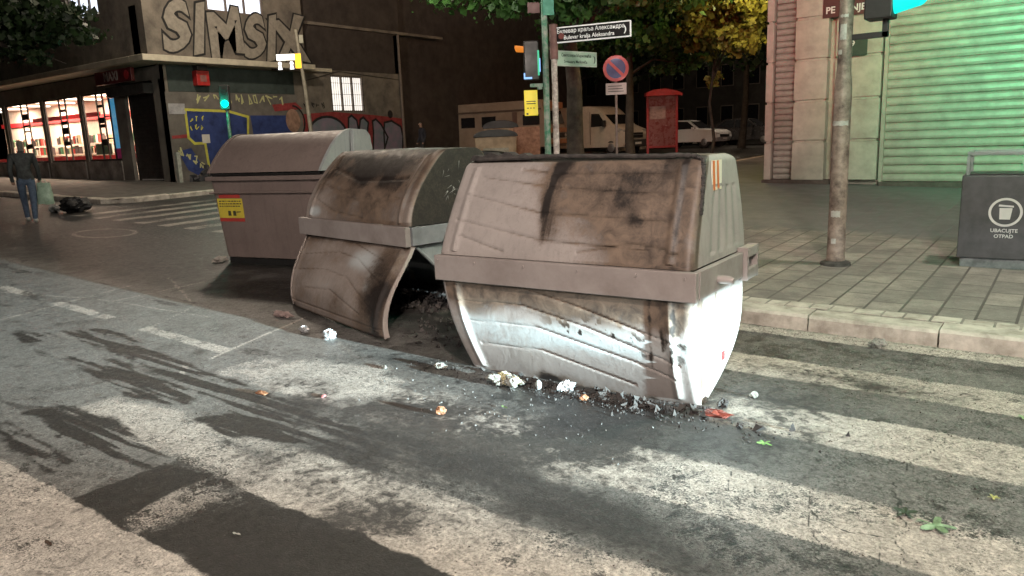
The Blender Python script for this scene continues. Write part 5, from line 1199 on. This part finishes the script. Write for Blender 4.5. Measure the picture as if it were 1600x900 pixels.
# ================================================================== BINS AND BOXES BEHIND
def small_bin(label, loc, rz, col, w_, d_, h_, dome=.12):
    t_ = thing('recycling_bin', label, 'bin', loc, rz, 'bins standing behind the containers')
    MB().prism([(-w_/2*.88, 0.06), (w_/2*.88, .06), (w_/2, h_), (-w_/2, h_)], -d_/2, d_/2).build('body', col, t_, bevel=.02)
    n_ = 12; P = [(-w_/2-.04, h_)]+[(-(w_/2+.03)*math.cos(math.pi*i/n_), h_+.03+dome*math.sin(math.pi*i/n_)) for i in range(n_+1)]+[(w_/2+.04, h_)]
    MB().prism(P, -d_/2-.03, d_/2+.03).build('lid', M['black'], t_, smooth=True, bevel=.01)
    MB().box(-w_*.3, w_*.3, -d_/2-.012, -d_/2-.002, h_*.45, h_*.75).build('front_label', mat('bin_label', (.36, .33, .27), .6, .3, 12), t_)
    for sx in (-1, 1): MB().tube([(sx*w_*.35, -d_*.3, .06), (sx*w_*.35+.04, -d_*.3, .06)], .06, 10).build('wheel', tyre, t_)
    return t_
tanb = mat('bin_tan', (.42, .30, .20), .6, .3, 4); creamb = mat('bin_cream', (.46, .44, .34), .6, .3, 4); pinkb = mat('bin_pink', (.45, .28, .22), .6, .3, 4)
small_bin('tan bin with black domed lid below the camper', (-13.6, 17.5, Z(-13.6, 17.5)+.1), R(37), tanb, 1.2, .9, 1.25, .18)
small_bin('cream bin with low black lid left of the tan bin', (-12.3, 14.0, Z(-12.3, 14)), R(33), creamb, 1.1, .8, 1.05, .06)
small_bin('pink bin with low black lid nearest the burnt containers', (-10.6, 13.0, Z(-10.6, 13)), R(30), pinkb, 1.1, .8, 1.08, .08)
small_bin('tall tan recycling bin with domed lid beside the wooden crate', (-15.4, 20.1, Z(-15.4, 20.1)+.1), R(37), tanb, 1.1, .9, 1.45, .22)
cbx = thing('plywood_crate', 'tall reddish plywood crate standing before the camper', 'crate', (-13.75, 19.2, Z(-13.8, 19.2)+.1), R(37))
ply = mat('plywood', (.36, .18, .12), .7, .35, 9, dirt=(.22, .10, .07))
MB().box(-.36, .42, -.35, .35, 0, 1.48).build('box', ply, cbx, bevel=.01)
MB().box(-.50, -.37, -.33, .33, 0, 1.46).build('side_panel', mat('plywood_light', (.42, .24, .16), .7, .3, 9), cbx, bevel=.01)

# ================================================================== PEOPLE
def figure(parent, joints, edges, radii, m, name, sub=2):
    me = bpy.data.meshes.new(name); me.from_pydata(joints, edges, []); me.update(); o = link(bpy.data.objects.new(name, me), None)
    sk = o.modifiers.new('s', 'SKIN'); lay = me.skin_vertices[0] if me.skin_vertices else None
    for i, q in enumerate(radii): me.skin_vertices[0].data[i].radius = q if isinstance(q, tuple) else (q, q)
    me.skin_vertices[0].data[0].use_root = True
    ss = o.modifiers.new('u', 'SUBSURF'); ss.levels = sub; ss.render_levels = sub
    dg = bpy.context.evaluated_depsgraph_get(); dg.update(); me2 = bpy.data.meshes.new_from_object(o.evaluated_get(dg)); bpy.data.objects.remove(o)
    me2.name = name; me2.materials.clear(); me2.materials.append(m); me2.polygons.foreach_set('use_smooth', [True]*len(me2.polygons))
    return link(bpy.data.objects.new(name, me2), parent)
skin = mat('skin', (.35, .22, .16), .6, .1); jacket = mat('dark_jacket', (.035, .04, .04), .8, .4, 12); jeans = mat('blue_jeans', (.06, .09, .14), .8, .3, 14); hairm = mat('grey_hair', (.12, .11, .09), .8, .3, 25)
def walker(label, loc, rz, jk, jn, stride=.28, cap=None):
    """facing +x in its own frame"""
    p = thing('person', label, 'person', loc, rz)
    J = [(0, 0, .95), (0, 0, 1.15), (.02, 0, 1.38), (.04, 0, 1.48), (.06, 0, 1.56), (.08, 0, 1.66), (.07, 0, 1.75)]
    Rr = [(.15, .12), (.155, .11), (.17, .12), (.075, .07), (.06, .06), (.085, .078), (.06, .055)]; E = [(0, 1), (1, 2), (2, 3), (3, 4), (4, 5), (5, 6)]
    for s_ in (-1, 1):
        k = len(J); fwd = s_*stride
        J += [(0, s_*.10, .88), (fwd*.55+.05, s_*.10, .49), (fwd-.02, s_*.09, .10), (fwd+.10, s_*.09, .045), (fwd+.17, s_*.09, .035)]; Rr += [.095, .07, .05, .045, .035]; E += [(0, k), (k, k+1), (k+1, k+2), (k+2, k+3), (k+3, k+4)]
        k = len(J); J += [(.02, s_*.20, 1.42), (-fwd*.25, s_*.25, 1.13), (-fwd*.35+.12, s_*.24, .90), (-fwd*.35+.17, s_*.23, .82)]; Rr += [.07, .05, .038, .035]; E += [(2, k), (k, k+1), (k+1, k+2), (k+2, k+3)]
    o = figure(p, J, E, Rr, skin, 'body'); me = o.data
    me.materials.append(jk); me.materials.append(jn); me.materials.append(mat('pale_shoes', (.55, .55, .52), .6, .2)); me.materials.append(hairm)
    for f in me.polygons:
        c = f.center
        if c.z < .10: f.material_index = 3
        elif c.z < .93 and abs(c.y) < .19: f.material_index = 2
        elif c.z < .88: f.material_index = 0
        elif c.z < 1.53: f.material_index = 1
        elif c.z > 1.70 or c.x < .03: f.material_index = 4
    # facial features
    MB().box(.155, .18, -.012, .012, 1.64, 1.68).build('nose', skin, p, bevel=.006)
    return p
pw = walker('man in dark jacket and blue jeans walking along the road at the left edge', (-18.05, 6.75, Z(-18.05, 6.75)), R(155), jacket, jeans)
pw2 = walker('person in dark clothes standing at the end of the graffiti wall', (-22.9, 24.3, Z(-22.9, 24.3)+.12), R(250), mat('navy_coat', (.03, .032, .045), .8, .3), mat('black_trousers', (.03, .03, .03), .8, .3), .06)
# carried bag
bg = thing('shopping_bag', 'pale green shopping bag carried by the walking man', 'bag', (-17.83, 7.0, Z(-18, 6.9)+.38), R(40))
b = MB(); vs = []; 
for i in range(9):
    t_ = i/8; z = .46*t_; hw_ = .17-.03*t_; d_ = .09*math.sin(math.pi*min(1, t_*.8+.2))+.01
    for k in range(16): a = 2*math.pi*k/16; vs.append((hw_*math.copysign(abs(math.cos(a))**.6, math.cos(a)), d_*math.sin(a)+.01*math.sin(i*2+k), z+.008*math.sin(k*1.3)))
b.add(vs, [(i*16+k, i*16+(k+1) % 16, (i+1)*16+(k+1) % 16, (i+1)*16+k) for i in range(8) for k in range(16)]+[tuple(range(16))]); b.build('sack', mat('mint_plastic', (.30, .42, .32), .5, .3, 9), bg, True)
b = MB(); b.tube([(-.08, 0, .45), (-.03, 0, .52), (.03, 0, .52), (.08, 0, .45)], .008, 6); b.build('handle', MC['mint_plastic'], bg)
# bag on the ground
gb_ = thing('rubbish_bag', 'black rubbish bag with pale spill lying beside the far zebra crossing', 'rubbish bag', (-19.3, 8.2, Z(-19.3, 8.2)))
def crumple(rx, ry, rz, seed, n_=14, amp=.25):
    b = MB(); r_ = random.Random(seed); vs = []; ph = [r_.uniform(0, 6) for _ in range(8)]
    for i in range(n_+1):
        th_ = math.pi*i/n_
        for k in range(2*n_):
            a = math.pi*k/n_; f_ = 1+amp*(math.sin(3*a+ph[0]+2*th_)*.4+math.sin(5*a-3*th_+ph[1])*.35+math.sin(9*a+7*th_+ph[2])*.25+r_.uniform(-.25, .25))
            vs.append((rx*f_*math.sin(th_)*math.cos(a), ry*f_*math.sin(th_)*math.sin(a), rz+rz*f_*math.cos(th_)))
    b.add(vs, [(i*2*n_+k, i*2*n_+(k+1) % (2*n_), (i+1)*2*n_+(k+1) % (2*n_), (i+1)*2*n_+k) for i in range(n_) for k in range(2*n_)]); return b
crumple(.38, .30, .17, 3, 20, .3).build('sack', mat('black_film', (.014, .014, .015), .6, .3), gb_, True)
o = crumple(.14, .12, .09, 4).build('paper', mat('grey_paper', (.25, .25, .25), .7, .3), gb_); o.location = (-.45, -.3, 0)
# junk by the door
jk = thing('scrap_heap', 'small heap of dark scrap and a white post at the foot of the corner', 'scrap', (-24.2, 13.9, Z(-24.2, 13.9)+.12))
MB().box(-.06, .1, -.25, -.12, 0, 1.0).build('post', mat('scrap_white', (.35, .36, .32), .7, .4), jk)
rubble(30, .3, .7, .3, .6, 0, .5, .1, .25, 6, mat('scrap_dark', (.04, .04, .045), .7, .5), 'scrap_pieces', jk)

# ================================================================== LITTER
lit_orange = mat('burnt_orange_peel', (.25, .12, .06), .6, .5, 30, dirt=(.15, .06, .03)); lit_white = mat('crumpled_paper', (.28, .28, .25), .7, .3, 30, dirt=(.14, .13, .11)); lit_foil = mat('foil', (.5, .5, .5), .35, .4, 25, .5); lit_green = mat('cut_leaf', (.16, .26, .10), .5, .3, 20); lit_red = mat('melted_red', (.13, .03, .02), .35, .5, 30, dirt=(.15, .03, .02)); lit_pink = mat('pink_scrap', (.5, .2, .2), .6, .2)
def litter(name, label, cat, x, y, rx, ry, rz, m, seed, group=None, amp=.3):
    me = crumple(rx, ry, rz, seed, 9, amp).mesh(name); me.materials.append(m); o = link(bpy.data.objects.new(name, me)); o.location = (x, y, Z(x, y)); o.rotation_euler = (0, 0, rnd.uniform(0, 6)); return tag(o, label, cat, group)
# the big clump of burnt white paper under the nearest container
pc = thing('paper_clump', 'clump of crumpled white burnt paper under the left end of the nearest container', 'rubbish', (-3.12, 4.03, Z(-3.1, 4)))
r_ = random.Random(33)
for k in range(11):
    o = crumple(r_.uniform(.03, .06), r_.uniform(.025, .05), r_.uniform(.016, .032), 50+k, 12, .33).build('paper', lit_white if k % 3 else mat('yellowed_paper', (.42, .38, .22), .7, .4, 30), pc, True); o.location = (r_.uniform(-.12, .13), r_.uniform(-.05, .06), r_.uniform(0, .03))
litter('burnt_can', 'pale flattened can next to the white paper clump', 'can', -2.88, 4.07, .028, .022, .035, lit_foil, 3, amp=.1)
litter('foil_scrap', 'crumpled grey foil lying in the soot before the middle of the nearest container', 'rubbish', -2.70, 4.14, .06, .045, .035, lit_foil, 4, amp=.5)
litter('orange_lump', 'small orange lump in the soot line before the nearest container', 'rubbish', -2.50, 4.05, .028, .022, .02, lit_orange, 5)
litter('bread_lump', 'orange brown lump standing alone on the sooty road', 'rubbish', -3.16, 3.36, .035, .026, .026, lit_orange, 6)
litter('bread_scrap', 'flat orange scrap on the dark skid mark at the left', 'rubbish', -4.53, 2.98, .055, .03, .012, lit_orange, 7)
litter('pink_scrap', 'tiny pink scrap at the end of the worn stripe', 'rubbish', -4.1, 3.18, .03, .015, .006, lit_pink, 8)
litter('foil_scrap', 'shiny scrap at the light edge before the middle container', 'rubbish', -5.25, 4.20, .06, .05, .04, lit_foil, 9, amp=.6)
litter('foil_scrap', 'shiny scrap left of the other one, before the middle container', 'rubbish', -5.62, 4.22, .06, .03, .03, lit_foil, 10, amp=.6)
litter('white_scrap', 'white crumpled scrap on the road left of the nearest container', 'rubbish', -3.80, 4.07, .05, .035, .022, lit_white, 11, amp=.4)
litter('white_scrap', 'small dull white scrap between the worn stripe and the soot', 'rubbish', -4.2, 3.86, .045, .02, .01, lit_white, 12)
litter('white_scrap', 'white scrap on the road right of the red melted lump', 'rubbish', -1.57, 4.66, .026, .022, .022, lit_white, 13)
litter('white_scrap', 'crumpled white scrap in the gutter below the kerb', 'rubbish', -1.14, 6.24, .06, .04, .035, lit_white, 14, amp=.5)
litter('melted_lump', 'long red melted lump at the right foot of the nearest container', 'rubbish', -1.66, 4.22, .085, .032, .022, lit_red, 15, amp=.4).rotation_euler = (0, 0, R(10))
litter('charred_scrap', 'dark charred scrap behind the red melted lump', 'rubbish', -1.68, 4.40, .05, .03, .025, M['char'], 16, amp=.6)
litter('cloth_scrap', 'pinkish rag lying before the rear corner of the middle container', 'rubbish', -6.34, 4.50, .14, .05, .025, mat('rag', (.32, .24, .22), .8, .3), 17, amp=.5).rotation_euler = (0, 0, R(-5))
litter('white_scrap', 'white rag at the foot of the rear container', 'rubbish', -9.78, 6.0, .10, .05, .04, mat('dull_white', (.35, .32, .28), .8, .3), 18, amp=.5)
litter('cork_scrap', 'small dark stone on the bright ground beyond the green leaf', 'stone', -1.47, 4.12, .02, .018, .015, M['char'], 19)
def leaf(label, x, y, s_, rz, m, lobed=False, group='fallen leaves on the road'):
    b = MB(); n_ = 50; vs = [(0, 0, .012*s_/.08)]
    for k in range(n_):
        a = 2*math.pi*k/n_; rr_ = s_*(.30+.70*abs(math.cos(a*2.5))**2.2 if lobed else .35+.65*abs(math.cos(a))**1.5); vs.append((rr_*math.cos(a), rr_*math.sin(a)*(.9 if lobed else .5), .006+.25*s_*abs(math.sin(a*1.5))*.6))
    b.add(vs, [(0, k+1, (k+1) % n_+1) for k in range(n_)]); o = b.build('fallen_leaf', m); o.location = (x, y, Z(x, y)+.003); o.rotation_euler = (0, 0, rz); return tag(o, label, 'leaf', group)
leaf('large pale green leaf lying by the crack at the lower right', -.36, 3.47, .085, R(20), mat('leaf_fallen_pale', (.18, .29, .15), .5, .4, 30), True)
leaf('dark green leaf left of the large pale one at the crack', -.49, 3.53, .06, R(100), mat('leaf_fallen_dark', (.03, .05, .025), .5, .4, 30), True)
leaf('small bright green leaf on the glossy asphalt right of the nearest container', -1.27, 3.96, .045, R(-10), mat('leaf_bright', (.20, .42, .12), .5, .2, 30), True)
leaf('small yellow green leaf on the dark gap near the right edge', -.18, 3.90, .03, R(60), mat('leaf_yellow', (.38, .40, .14), .5, .2, 30), True)
leaf('tiny green leaf on the soot before the nearest container', -2.87, 3.66, .03, R(-15), lit_green)
leaf('tiny leaf near the right edge on the kerb-side stripe', -.13, 5.10, .04, R(60), mat('leaf_greenish', (.25, .38, .2), .5, .2), True)
leaf('triangular white paper chip on the dark asphalt at the bottom left', -2.95, 1.73, .025, R(10), lit_white, group='paper chips')
leaf('dark curled leaf on the solid white stripe at the bottom left', -3.62, 1.20, .035, R(-5), mat('leaf_brown', (.05, .03, .02), .7, .3))
# scorched crumbs: countless
def crumbs(name, label, n_, fn, s0, s1, m, seed):
    r_ = random.Random(seed); b = MB()
    for i in range(n_):
        x, y = fn(r_); s_ = r_.uniform(s0, s1); e_ = Euler((r_.uniform(0, 6), r_.uniform(0, 6), r_.uniform(0, 6))); vs = []
        for v in ((1, 0, -.4), (-.6, .8, -.4), (-.6, -.8, -.4), (0, 0, .9)): v = Vector(v)*s_; v = Vector((v.x*r_.uniform(.6, 1.6), v.y, v.z*.7)); v.rotate(e_); vs.append((x+v.x, y+v.y, Z(x, y)+s_*.4+v.z))
        b.add(vs, [(0, 1, 2), (0, 3, 1), (1, 3, 2), (2, 3, 0)])
    o = b.build(name, m); o['kind'] = 'stuff'; o['label'] = label; o['category'] = 'debris'; return o
gs = lambda cx, cy, sx, sy: (lambda r_: (r_.gauss(cx, sx), r_.gauss(cy, sy)))
crumbs('char_crumbs', 'black charred crumbs strewn before the nearest container', 700, gs(-2.5, 4.10, .60, .08), .003, .014, M['char'], 1)
crumbs('char_clumps', 'larger black charred lumps under the edge of the nearest container', 90, gs(-2.4, 4.17, .5, .05), .018, .045, M['char'], 6)
crumbs('ash_crumbs', 'grey ash crumbs strewn on the sooty road', 130, lambda r_: (r_.gauss(-3.1, .7), r_.gauss(3.6, .28)), .003, .009, mat('ash_grey', (.16, .155, .145), .8, .4, 40), 2)
crumbs('road_grit', 'small dark grit scattered on the crossing', 900, lambda r_: (r_.uniform(-6, 0), r_.uniform(1.1, 6)), .002, .007, mat('grit', (.06, .045, .035), .8, .5, 40), 3)
crumbs('charred_pile', 'charred scraps heaped between the middle and the nearest container', 170, gs(-4.35, 4.95, .35, .20), .008, .03, M['char'], 4)
crumbs('kerb_grit', 'pale grit in the gutter under the kerb', 250, lambda r_: (r_.uniform(-2.5, 1), r_.gauss(6.35, .06)), .003, .010, mat('pale_grit', (.3, .27, .24), .8, .5, 40), 5)
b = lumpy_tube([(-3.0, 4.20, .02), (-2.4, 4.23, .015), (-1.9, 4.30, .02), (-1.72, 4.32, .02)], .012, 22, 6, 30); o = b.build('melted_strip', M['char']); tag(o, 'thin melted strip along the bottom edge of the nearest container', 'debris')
